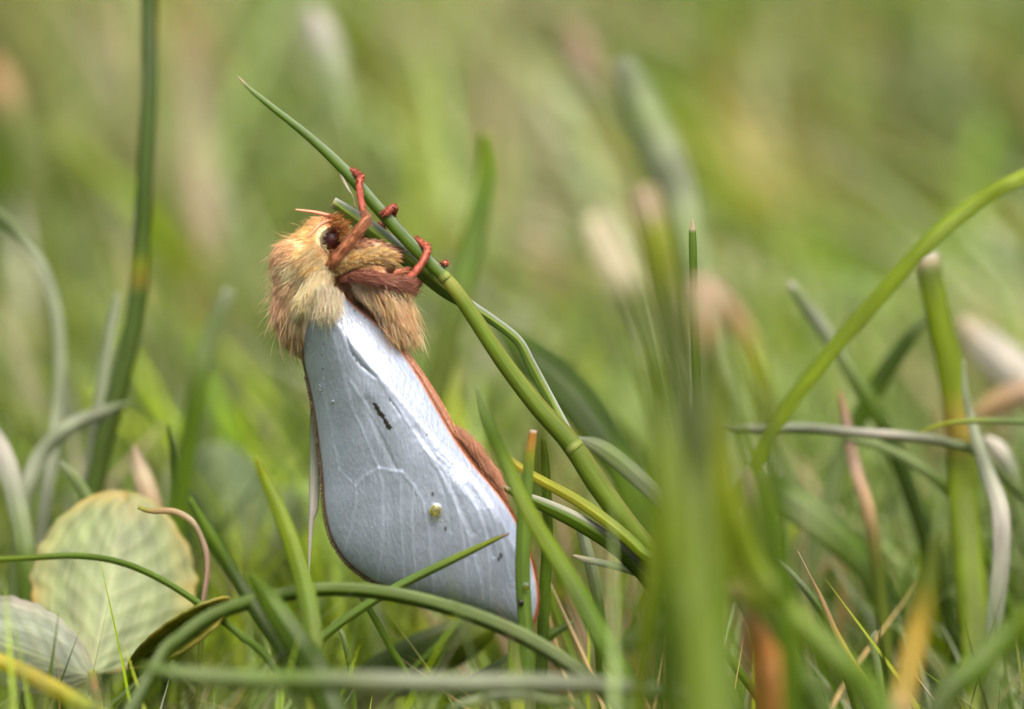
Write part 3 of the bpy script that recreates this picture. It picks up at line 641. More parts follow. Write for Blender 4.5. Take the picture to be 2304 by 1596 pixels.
def body_mesh():
    import bmesh
    bm = bmesh.new()
    from mathutils import Matrix
    blobs = [(712, 650, 88, 120, 118, -22), (735, 720, 88, 105, 98, -15), (685, 695, 66, 95, 88, -18),   # u, v, r across, r along, r deep, tilt
             (722, 562, 66, 60, 84, 0), (728, 528, 48, 40, 62, 20), (700, 552, 50, 44, 70, 0), (672, 590, 56, 60, 90, -20), (790, 625, 62, 62, 95, 0),
             (855, 655, 56, 50, 78, 20), (868, 705, 48, 56, 72, 15),
             (800, 830, 84, 90, 100, -30), (868, 924, 66, 80, 84, -35), (945, 998, 62, 70, 76, -38), (1026, 1040, 62, 58, 62, -40), (1078, 1086, 48, 44, 46, -40), (1105, 1120, 32, 28, 32, -40)]
    for (u, v, ru, rv, rd, tilt) in blobs:
        m = Matrix.Translation((u * 0.01, v * 0.01, SYM * 0.01)) @ Matrix.Rotation(math.radians(tilt), 4, 'Z') @ Matrix.Diagonal((ru * 0.01, rv * 0.01, rd * 0.01, 1))
        bmesh.ops.create_icosphere(bm, subdivisions=4, radius=1.0, matrix=m)
    me = bpy.data.meshes.new('tmp'); bm.to_mesh(me); bm.free()
    ob = bpy.data.objects.new('tmp', me); SC.collection.objects.link(ob)
    r = ob.modifiers.new('r', 'REMESH'); r.mode = 'VOXEL'; r.voxel_size = 0.06
    sm = ob.modifiers.new('s', 'SMOOTH'); sm.iterations = 12; sm.factor = 0.5
    dg = bpy.context.evaluated_depsgraph_get()
    em = bpy.data.meshes.new_from_object(ob.evaluated_get(dg))
    nv = len(em.vertices); co = np.empty(nv * 3, np.float32); em.vertices.foreach_get('co', co)
    lt = np.empty(len(em.polygons), np.int32); em.polygons.foreach_get('loop_total', lt)
    vi = np.empty(len(em.loops), np.int32); em.loops.foreach_get('vertex_index', vi)
    no = np.empty(nv * 3, np.float32); em.vertices.foreach_get('normal', no)
    em.calc_loop_triangles()
    tr = np.empty(len(em.loop_triangles) * 3, np.int32); em.loop_triangles.foreach_get('vertices', tr)
    bpy.data.objects.remove(ob); bpy.data.meshes.remove(me); bpy.data.meshes.remove(em)
    return co.reshape(-1, 3) * 100.0, vi, lt, no.reshape(-1, 3), tr.reshape(-1, 3)


bco, bvi, blt, bno, btr = body_mesh()


def smooth01(x, a, b):
    t = np.clip((x - a) / (b - a), 0, 1); return t * t * (3 - 2 * t)


def gauss(u, v, cu, cv, ru, rv):
    return np.exp(-((u - cu) / ru) ** 2 - ((v - cv) / rv) ** 2)


F_TAN = np.array((0.96, 0.62, 0.355)); F_GOLD = np.array((0.97, 0.67, 0.27)); F_CREAM = np.array((0.97, 0.86, 0.58))
F_BROWN = np.array((0.30, 0.15, 0.08)); F_PINK = np.array((0.92, 0.63, 0.45)); F_RUST = np.array((0.62, 0.19, 0.03)); F_DARK = np.array((0.06, 0.025, 0.012))


def fur_colour(u, v, d):
    def mix(a, b, w_): return a * (1 - w_[:, None]) + b * w_[:, None]
    c = np.repeat(F_TAN[None], len(u), 0)
    c = mix(c, F_PINK, 0.6 * gauss(u, v, 618, 660, 45, 90))
    c = mix(c, F_GOLD, 0.8 * np.clip(gauss(u, v, 725, 600, 45, 45) + gauss(u, v, 690, 520, 40, 40) + gauss(u, v, 700, 650, 30, 40), 0, 1))
    c = mix(c, F_CREAM, 0.85 * np.clip(gauss(u, v, 690, 670, 32, 60) + gauss(u, v, 660, 610, 30, 22) + gauss(u, v, 668, 740, 30, 50) * 0.5, 0, 1))
    c = mix(c, F_RUST, 0.9 * gauss(u, v, 752, 500, 24, 22))
    c = mix(c, F_BROWN, 0.7 * np.clip(gauss(u, v, 815, 655, 26, 22) + gauss(u, v, 790, 560, 35, 28) + gauss(u, v, 840, 720, 30, 40) + gauss(u, v, 775, 630, 20, 22), 0, 1))
    c = mix(c, F_CREAM, 0.55 * gauss(u, v, 850, 668, 45, 16))
    c = mix(c, F_GOLD * 1.05, 0.6 * gauss(u, v, 905, 690, 40, 40))
    c = mix(c, F_PINK * 1.25, 0.6 * gauss(u, v, 915, 745, 34, 34))
    ab = smooth01(u + v, 1750, 1850)
    c = mix(c, np.array((0.66, 0.34, 0.20)), 0.85 * ab)
    return c


bcol = fur_colour(bco[:, 0].astype(float), bco[:, 1].astype(float), bco[:, 2]) * 0.75
body = mesh('body', M3(bco), bvi, blt, MAT_SKIN, moth, col=bcol)


def strands(name, parent, root, vec, nor, length, rad, colour, lift=0.5, curl=0.12, clump=18, cstr=0.36, rings=5, seed=1, droop=(0, 0.15, 0)):
    """tapering three-sided hairs; everything in moth pixels"""
    r = np.random.default_rng(seed); n = len(root)
    length = length[:, None]
    s = np.linspace(0, 1, rings)
    nz = r.normal(0, curl, (n, 3))
    path_ = []
    for k in s:
        path_.append(root + length * (vec * k + nor * lift * (k - 0.45 * k * k) + nz * k * k + np.array(droop) * k * k))
    H = np.stack(path_, 1)
    if clump:
        m = max(1, n // clump); ci = r.choice(n, m, replace=False); near = np.empty(n, int)
        for a in range(0, n, 2000):
            dd = ((root[a:a + 2000, None] - root[ci][None]) ** 2).sum(-1); near[a:a + 2000] = ci[dd.argmin(1)]
        cw = (cstr * r.uniform(0.3, 1.0, n))[:, None, None] * (s ** 1.3)[None, :, None]
        H = H * (1 - cw) + H[near] * cw
        tone = r.normal(1, 0.08, n)[near][:, None] * r.normal(1, 0.13, n)[:, None]
    else:
        tone = r.normal(1, 0.15, n)[:, None]
    colour = np.clip(colour * tone, 0.005, 0.95)
    tan = unit(np.gradient(H, axis=1))
    ref = unit(r.normal(0, 1, (n, 1, 3))); s1 = unit(np.cross(tan, ref)); s2 = np.cross(tan, s1)
    rr = (rad * r.uniform(0.7, 1.3, n))[:, None] * np.maximum((1 - s ** 2), 0.0)[None] ** 0.7
    ring = []
    for a in (0, 2.094, 4.189):
        ring.append(H[:, :-1] + (s1[:, :-1] * math.cos(a) + s2[:, :-1] * math.sin(a)) * rr[:, :-1, None])
    R3 = np.stack(ring, 2).reshape(n, -1, 3)                            # (rings-1)*3
    V = np.concatenate([R3, H[:, -1:]], 1); k = V.shape[1]
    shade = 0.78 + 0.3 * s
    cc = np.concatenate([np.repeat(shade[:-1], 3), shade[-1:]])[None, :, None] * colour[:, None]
    b = (np.arange(n) * k)[:, None, None]; ri = (np.arange(rings - 2) * 3)[None, :, None]; j = np.arange(3)[None, None]; j2 = (j + 1) % 3
    q = np.stack([b + ri + j, b + ri + j2, b + ri + 3 + j2, b + ri + 3 + j], -1).reshape(-1, 4)
    lb = b[:, 0] + (rings - 2) * 3
    t3 = np.stack([lb + np.arange(3)[None], lb + (np.arange(3)[None] + 1) % 3, np.repeat(b[:, 0] + k - 1, 3, 1)], -1).reshape(-1, 3)
    loops = np.concatenate([q.ravel(), t3.ravel()]); sizes = np.concatenate([np.full(len(q), 4), np.full(len(t3), 3)])
    o = mesh(name, M3(V.reshape(-1, 3)), loops, sizes, MAT_FUR, parent, col=np.clip(cc, 0, 0.95).reshape(-1, 3))
    o['kind'] = 'stuff'
    return o


def sample(co, no, tr, n, r, wfun=None):
    a, b, c = co[tr[:, 0]], co[tr[:, 1]], co[tr[:, 2]]
    ar = np.linalg.norm(np.cross(b - a, c - a), axis=1)
    if wfun is not None: ar = ar * wfun((a + b + c) / 3)
    k = r.choice(len(tr), n, p=ar / ar.sum())
    x, y = r.uniform(size=(2, n, 1)); fl = (x + y) > 1; x = np.where(fl, 1 - x, x); y = np.where(fl, 1 - y, y)
    p = a[k] * (1 - x - y) + b[k] * x + c[k] * y
    nn = unit(no[tr[k, 0]] * (1 - x - y) + no[tr[k, 1]] * x + no[tr[k, 2]] * y)
    return p, nn


r = np.random.default_rng(21)


def body_w(c):
    wgt = np.where(c[:, 2] > SYM + 60, 0.35, 1.0)                        # thinner on the far side
    wgt = wgt * np.where((c[:, 1] > 676) & (c[:, 0] > 688 - 0.2 * (c[:, 1] - 676)) & (c[:, 0] < 0.66 * c[:, 1] + 372), 0.0, 1.0)  # bare under the wings
    eye = ((c[:, 0] - 746) / 24) ** 2 + ((c[:, 1] - 539) / 25) ** 2
    return wgt * np.where(eye < 1, 0.0, 1.0)


p_, n_ = sample(bco, bno, btr, 62000, r, body_w)
p_ = p_.astype(float); n_ = n_.astype(float)
u_, v_ = p_[:, 0], p_[:, 1]
rad_dir = np.stack([u_ - 768, v_ - 585, 0 * u_], 1)
rad_dir = unit(rad_dir)
flow = rad_dir * 0.75 + np.array([0.05, 0.6, 0.0])
flow[:, 1] += 0.5 * smooth01(v_, 620, 760)
headm = smooth01(-v_, -560, -520)[:, None]
flow = flow * (1 - headm) + np.stack([u_ - 770, (v_ - 560) * 0.8, 0 * u_], 1) / 60 * headm
flow += np.stack([np.sin(v_ * 0.06 + u_ * 0.03), np.cos(u_ * 0.07), np.sin(u_ * 0.05 - v_ * 0.04)], 1) * 0.16
flow = flow - n_ * (flow * n_).sum(1, keepdims=True); flow = unit(flow)
len_ = 27 + 9 * r.normal(size=len(u_))
len_ *= 1 - 0.45 * smooth01(-v_, -570, -520)                              # shorter on the head
len_ *= 1 + 0.35 * np.clip(gauss(u_, v_, 690, 660, 40, 40) + gauss(u_, v_, 640, 740, 50, 60), 0, 1)
len_ *= 1 - 0.35 * gauss(u_, v_, 740, 590, 40, 30)
ab = smooth01(u_ + v_, 1750, 1900); len_ *= 1 - 0.35 * ab
len_ = np.clip(len_, 10, 95)
fc = fur_colour(u_ + flow[:, 0] * len_ * 0.4, v_ + flow[:, 1] * len_ * 0.4, p_[:, 2])
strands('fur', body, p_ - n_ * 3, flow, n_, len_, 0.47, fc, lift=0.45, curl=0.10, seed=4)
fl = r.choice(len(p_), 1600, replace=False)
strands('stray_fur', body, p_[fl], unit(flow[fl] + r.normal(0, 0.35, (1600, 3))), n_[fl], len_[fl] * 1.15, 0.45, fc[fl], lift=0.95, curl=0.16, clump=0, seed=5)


def tuft(name, pts, n, spread, dvec, ln, colour, seed, rad=0.5, lift=0.3, parent=None, curl=0.1):
    """a brush of hairs rooted along a line"""
    rr_ = np.random.default_rng(seed)
    c = catmull(pts, 60)[rr_.integers(0, 60, n)] + rr_.normal(0, 1, (n, 3)) * np.array(spread)
    dv = unit(np.array(dvec, float) + rr_.normal(0, 0.16, (n, 3)))
    cols = np.array(colour)[rr_.integers(0, len(colour), n)]
    nn = np.repeat(np.array([[0, 0, -1.0]]), n, 0)
    return strands(name, parent or body, c, dv, nn, np.clip(rr_.normal(ln, ln * 0.22, n), 6, None), rad, cols, lift=lift, curl=curl, seed=seed)


tuft('shoulder_tuft', [(742, 614, -68), (724, 627, -78), (706, 645, -80), (692, 664, -74)], 2600, (7, 7, 5), (-0.45, 0.88, -0.1), 42, [F_CREAM, F_CREAM * 0.9, F_GOLD, F_CREAM], 31)
tuft('wing_root_tuft', [(728, 655, -92), (745, 655, -100), (760, 668, -104)], 520, (9, 7, 5), (0.0, 1.0, -0.06), 58, [F_CREAM * 1.05, F_CREAM, (0.80, 0.62, 0.45), (0.85, 0.78, 0.62)], 32, lift=0.1)
tuft('wing_root_tuft', [(708, 676, -78), (724, 678, -90), (748, 684, -104)], 160, (9, 8, 4), (0.02, 1.0, -0.02), 44, [(0.85, 0.78, 0.60), F_CREAM], 33, lift=0.08)
tuft('collar_tuft', [(700, 560, -55), (718, 590, -62), (742, 610, -62)], 900, (10, 8, 6), (-0.75, 0.6, -0.2), 40, [F_GOLD, F_CREAM * 0.85, F_GOLD * 0.85], 34)
tuft('hind_leg_brush', [(850, 640, -40), (880, 665, -45), (895, 700, -35), (885, 730, -20)], 3000, (14, 12, 22), (0.42, 0.85, -0.1), 50, [F_TAN, F_GOLD * 0.95, F_PINK, F_CREAM], 35)
tuft('hind_leg_brush', [(870, 690, 40), (890, 720, 30), (895, 740, 20)], 2000, (18, 12, 26), (0.48, 0.8, -0.1), 44, [F_TAN * 1.15, F_PINK * 1.3, F_TAN], 36)
tuft('belly_fringe', [(800, 640, -45), (830, 660, -48), (865, 668, -46)], 700, (7, 6, 6), (0.55, 0.75, -0.1), 34, [F_CREAM, F_CREAM * 0.9, F_TAN], 37)
tuft('abdomen_fringe', [(1025, 965, 20), (1058, 995, 15), (1095, 1045, 20), (1122, 1092, 30)], 1800, (6, 6, 24), (0.45, 0.7, -0.1), 20, [(0.66, 0.34, 0.20), (0.72, 0.42, 0.26), (0.60, 0.28, 0.15)], 39)
tuft('face_tuft', [(742, 495, -10), (758, 505, -20), (770, 520, -25), (772, 540, -30)], 600, (7, 7, 14), (0.25, -0.2, -0.35), 26, [F_RUST, F_RUST * 0.8, F_BROWN, F_GOLD], 38)


# eyes
def ellipsoid(name, c, rad, mat, parent, nseg=24, rot=0.0):
    th = np.linspace(0, math.pi, nseg)[:, None]; ph = np.linspace(0, 2 * math.pi, nseg * 2 + 1)[None, :-1]
    x = np.sin(th) * np.cos(ph); y = np.sin(th) * np.sin(ph); z = np.cos(th) + 0 * ph
    V = np.stack([x * rad[0], y * rad[1], z * rad[2]], -1).reshape(-1, 3)
    cr, sr = math.cos(rot), math.sin(rot)
    V = np.stack([V[:, 0] * cr - V[:, 1] * sr, V[:, 0] * sr + V[:, 1] * cr, V[:, 2]], 1) + np.array(c)
    m = nseg * 2
    i = np.arange(nseg - 1)[:, None] * m; j = np.arange(m)[None]; j2 = (j + 1) % m
    q = np.stack([i + j, i + j2, i + m + j2, i + m + j], -1).reshape(-1, 4)
    return V, q


for sgn in (-1, 1):
    V, q = ellipsoid('eye', (747, 540, SYM + sgn * 72), (25, 26, 26), None, None)
    mesh('eye', M3(V), q, np.full(len(q), 4), MAT_EYE, body)


rr_ = np.random.default_rng(41)
for sgn in (-1, 1):
    n0 = 420; a_ = rr_.uniform(0, 2 * math.pi, n0)
    ring_ = np.stack([747 + 27 * np.cos(a_), 540 + 28 * np.sin(a_), SYM + sgn * (76 + 10 * rr_.random(n0))], 1)
    inn = np.stack([-np.cos(a_) * 0.25 + 0.2, -np.sin(a_) * 0.25, np.full(n0, sgn * 0.55)], 1) + rr_.normal(0, 0.35, (n0, 3))
    wlf = np.where(np.cos(a_) < -0.3, 1.0, 0.0)[:, None]
    strands('eye_lashes', body, ring_, unit(inn), np.repeat([[0, 0, float(sgn)]], n0, 0), rr_.uniform(10, 26, n0), 0.5, F_RUST * (1 - wlf) * 0.8 + F_CREAM * wlf, lift=0.2, seed=60 + sgn)


# antennae, legs (moth pixels: u, v, d, width)
def limb(name, pts, stops, parent=moth, kind='round', n=40, mat=MAT_LEG, bumps=0.0):
    a = np.array(pts, float)
    V, lo, sz, col, st = sweep(M3(a[:, :3]), a[:, 3] * (1.15 if name == 'leg' else 1) / PX, stops, kind=kind, n=n, joints=bumps)
    return mesh(name, V, lo, sz, mat, parent, col=col)


A_C = [(0, (0.36, 0.13, 0.06)), (1, (0.46, 0.22, 0.12))]
limb('antenna', [(748, 497, -28, 9), (735, 501, -50, 9), (720, 511, -66, 8), (705, 528, -74, 6), (698, 536, -76, 3)], A_C, body)
limb('antenna', [(752, 492, 60, 9), (735, 483, 62, 9), (705, 476, 60, 8), (668, 471, 55, 5), (662, 470, 54, 2)], A_C, body)

L_RED = (0.235, 0.045, 0.022); L_ORG = (0.32, 0.075, 0.034); L_BRN = (0.22, 0.075, 0.032); L_PNK = (0.32, 0.115, 0.072)


def leg(pts, stops, hairs=None, claw=None, spurs=(), label=None):
    o = limb('leg', pts, stops, n=110, bumps=0.2)
    a = np.array(pts, float)
    if hairs:
        (t0, t1, cnt, ln, cols, hseed, lift) = hairs
        c = catmull(a, 200); rr_ = np.random.default_rng(hseed)
        k = rr_.integers(int(t0 * 199), int(t1 * 199), cnt)
        tan = unit(np.gradient(c[:, :3], axis=0))[k]
        out = unit(np.cross(tan, rr_.normal(size=(cnt, 3))))
        rt = c[k, :3] + out * (c[k, 3] * 0.55)[:, None]
        strands('leg_hair', o, rt, tan * 0.9, out, np.clip(rr_.normal(ln, ln * 0.3, cnt), 4, None), 0.6, np.array(cols)[rr_.integers(0, len(cols), cnt)], lift=lift, curl=0.08, clump=6, cstr=0.4, seed=hseed, droop=(0, 0.05, 0), rings=5)
    c = catmull(a, 200); rr_ = np.random.default_rng(int(a[0, 2]) + 500)
    k = rr_.integers(85, 199, 420); tan = unit(np.gradient(c[:, :3], axis=0))[k]; out = unit(np.cross(tan, rr_.normal(size=(420, 3))))
    strands('scale_hair', o, c[k, :3] + out * (c[k, 3] * 0.55)[:, None], tan * 0.9, out, rr_.uniform(5, 11, 420), 0.55, np.array([L_RED, L_ORG, (0.55, 0.17, 0.09)])[rr_.integers(0, 3, 420)], lift=0.5, curl=0.1, clump=4, cstr=0.5, seed=70, droop=(0, 0, 0), rings=4)
    for (s0, s1) in spurs:
        s0 = np.array(s0, float); s1 = np.array(s1, float); m = (s0 + s1) / 2
        limb('spur', [(*s0, 9), (*m, 6.5), (*s1, 1.5)], [(0, L_RED), (1, L_ORG)], o, n=10)
    for cl in (claw or ()):
        c = np.array(cl, float); V, lo, sz, col, st = sweep(M3(c), np.array([3.2, 2.4, 0.8]) / PX, [(0, (1, 1, 1)), (1, (1, 1, 1))], kind='round', n=10)
        mesh('claw', V, lo, sz, MAT_CLAW, o)
    return o


R2 = [(0, L_BRN), (0.35, (0.36, 0.13, 0.05)), (0.5, L_RED), (0.85, L_RED), (1, L_ORG)]
leg([(738, 618, -30, 20), (752, 594, -78, 20), (775, 566, -92, 21), (803, 532, -98, 19), (826, 501, -94, 17), (823, 488, -78, 13), (815, 458, -50, 13), (809, 428, -5, 12.5), (809, 408, 14, 13), (811, 398, 26, 13), (800, 388, 40, 13), (787, 380, 50, 8)], R2,
    (0.02, 0.45, 700, 20, [F_BROWN * 1.2, (0.46, 0.22, 0.12), (0.36, 0.14, 0.06)], 51, 0.3), None, [((810, 400, 20), (821, 394, 16)), ((806, 412, 10), (803, 402, -2)), ((826, 500, -96), (837, 491, -98))])
leg([(760, 570, 150, 20), (775, 545, 140, 20), (800, 530, 125, 20), (846, 514, 110, 19), (866, 494, 92, 17), (884, 474, 66, 15), (885, 466, 48, 14), (877, 471, 27, 14), (866, 478, 22, 13), (860, 482, 22, 8)], R2,
    (0.02, 0.4, 300, 16, [F_BROWN, F_PINK], 52, 0.3), [[(864, 480, 18), (857, 481, 18), (852, 485, 26)], [(866, 484, 18), (862, 490, 18), (861, 496, 26)], [(880, 466, 24), (888, 468, 26), (884, 475, 26)]], [((885, 467, 44), (892, 467, 40)), ((880, 464, 40), (884, 459, 34))])
leg([(738, 612, -20, 22), (762, 601, -64, 18), (800, 588, -84, 22), (845, 579, -88, 23), (880, 584, -74, 18), (884, 600, -40, 16), (876, 613, 0, 14), (896, 613, 30, 14), (922, 606, 75, 14), (960, 600, 84, 13), (988, 596, 76, 12), (1003, 591, 58, 11), (1000, 592, 30, 9)],
    [(0, F_GOLD * 0.6), (0.3, F_GOLD * 0.7), (0.42, L_PNK), (1, L_ORG)],
    (0.04, 0.36, 3200, 19, [F_GOLD, F_GOLD * 0.8, F_CREAM * 0.8, (0.52, 0.26, 0.07)], 53, 0.75), [[(998, 594, 28), (992, 592, 26), (988, 596, 30)], [(1000, 595, 30), (1001, 601, 28), (998, 606, 34)]], [((1000, 591, 50), (1008, 590, 46))])
leg([(770, 575, 120, 22), (800, 556, 70, 26), (845, 556, 40, 26), (890, 568, 60, 18), (910, 562, 90, 13), (925, 552, 92, 12), (938, 553, 78, 10)], [(0, F_BROWN), (0.5, F_BROWN), (1, L_RED)],
    (0.05, 0.6, 900, 16, [F_BROWN, F_BROWN * 1.4, F_PINK * 0.8], 54, 0.6))
leg([(770, 628, -35, 20), (795, 624, -74, 21), (840, 628, -92, 24), (890, 638, -92, 21), (915, 642, -80, 18), (914, 634, -62, 13), (930, 618, -34, 14), (948, 594, -8, 13.5), (960, 570, 8, 13.5), (960, 556, 20, 14), (948, 546, 34, 13), (934, 535, 48, 8)],
    [(0, L_PNK), (0.36, L_PNK), (0.5, L_RED), (1, L_ORG)],
    (0.08, 0.42, 1600, 34, [L_PNK, (0.46, 0.19, 0.12), (0.34, 0.13, 0.08), (0.52, 0.27, 0.18)], 55, 0.22), None, [((959, 555, 18), (966, 545, 12)), ((960, 571, 6), (969, 566, 0)), ((915, 643, -82), (927, 648, -84))])
leg([(800, 640, 170, 20), (850, 640, 165, 26), (905, 660, 150, 22), (930, 640, 130, 14), (955, 618, 105, 13), (975, 600, 76, 12), (978, 590, 60, 9)], [(0, L_PNK), (0.5, L_PNK), (1, L_RED)],
    (0.1, 0.5, 400, 28, [L_PNK, F_PINK], 56, 0.3))

# ------------------------------------------------------------------ wings
PAIRS = np.array([(738, 655, 764, 650), (692, 712, 800, 688), (673, 752, 850, 730), (679, 808, 900, 785), (692, 868, 945, 850), (704, 930, 985, 920), (714, 1005, 1025, 988), (722, 1080, 1066, 1044),
                  (727, 1145, 1106, 1091), (740, 1205, 1140, 1135), (767, 1255, 1166, 1180), (808, 1294, 1188, 1230), (866, 1326, 1203, 1285), (965, 1357, 1211, 1338), (1085, 1388, 1206, 1382), (1178, 1417, 1188, 1417)], float)


def polyline_dist(u, v, pl):
    best = np.full(u.shape, 1e9); pl = np.asarray(pl, float)
    for a, b in zip(pl[:-1], pl[1:]):
        ab = b - a; t = np.clip(((u - a[0]) * ab[0] + (v - a[1]) * ab[1]) / (ab @ ab), 0, 1)
        best = np.minimum(best, np.hypot(u - a[0] - t * ab[0], v - a[1] - t * ab[1]))
    return best


def cw(*pts):
    return [(617 + 0.526 * x, 617 + 0.526 * y) for x, y in pts]


VEINS = [  # polyline, height, half width (pixels)
    (cw((300, 230), (340, 300), (400, 370), (500, 480), (620, 620), (720, 740), (830, 840), (930, 980), (1010, 1120), (1060, 1240)), 7.0, 13),
    (cw((500, 530), (560, 610), (650, 740), (730, 880), (780, 990), (830, 1110), (880, 1300), (905, 1460)), 3.2, 4.5),
    (cw((330, 460), (400, 560), (470, 680), (545, 840), (600, 900), (640, 980), (660, 1080), (675, 1250), (690, 1440)), 3.4, 4.5),
    (cw((320, 540), (370, 640), (410, 740), (450, 830), (465, 920), (465, 1060), (455, 1200), (440, 1320)), 2.8, 4.2),
    (cw((450, 830), (390, 860), (350, 905), (352, 980), (325, 1100), (300, 1190)), 2.6, 4.2), (cw((280, 840), (350, 908)), 2.0, 4),
    (cw((545, 842), (500, 838), (450, 828)), 3.0, 4), (cw((545, 842), (542, 980), (548, 1150), (560, 1380)), 2.2, 4),
    (cw((640, 740), (730, 830), (780, 980), (810, 1130), (830, 1400)), 2.2, 4), (cw((700, 770), (790, 850), (870, 1000), (910, 1120), (925, 1300), (930, 1480)), 3.0, 4.5),
    (cw((720, 760), (850, 890), (930, 1010), (970, 1120), (1010, 1300)), 3.2, 5), (cw((600, 900), (590, 1050), (600, 1200), (615, 1400)), 1.6, 4),
    (cw((215, 220), (212, 400), (218, 520), (250, 700), (280, 840)), 1.8, 4), (cw((260, 260), (300, 420), (330, 540)), 2.0, 5)]
CREASES = [(cw((300, 200), (312, 260), (335, 335), (380, 392), (440, 440)), 4.0, 4), (cw((215, 215), (216, 330), (210, 440)), 3.0, 3), (cw((400, 540), (460, 690), (530, 830)), 4.5, 9),
           (cw((500, 535), (525, 570), (545, 600)), 3.0, 3), (cw((600, 660), (700, 790), (790, 960), (850, 1100)), 2.0, 7), (cw((290, 100), (350, 140), (390, 180)), 2.0, 4),
           (cw((700, 840), (740, 960), (760, 1100)), 1.6, 5), (cw((820, 900), (900, 1040), (940, 1200)), 1.8, 5), (cw((400, 900), (400, 1050), (385, 1230)), 1.4, 10), (cw((500, 900), (505, 1060), (500, 1260)), 1.4, 9)]


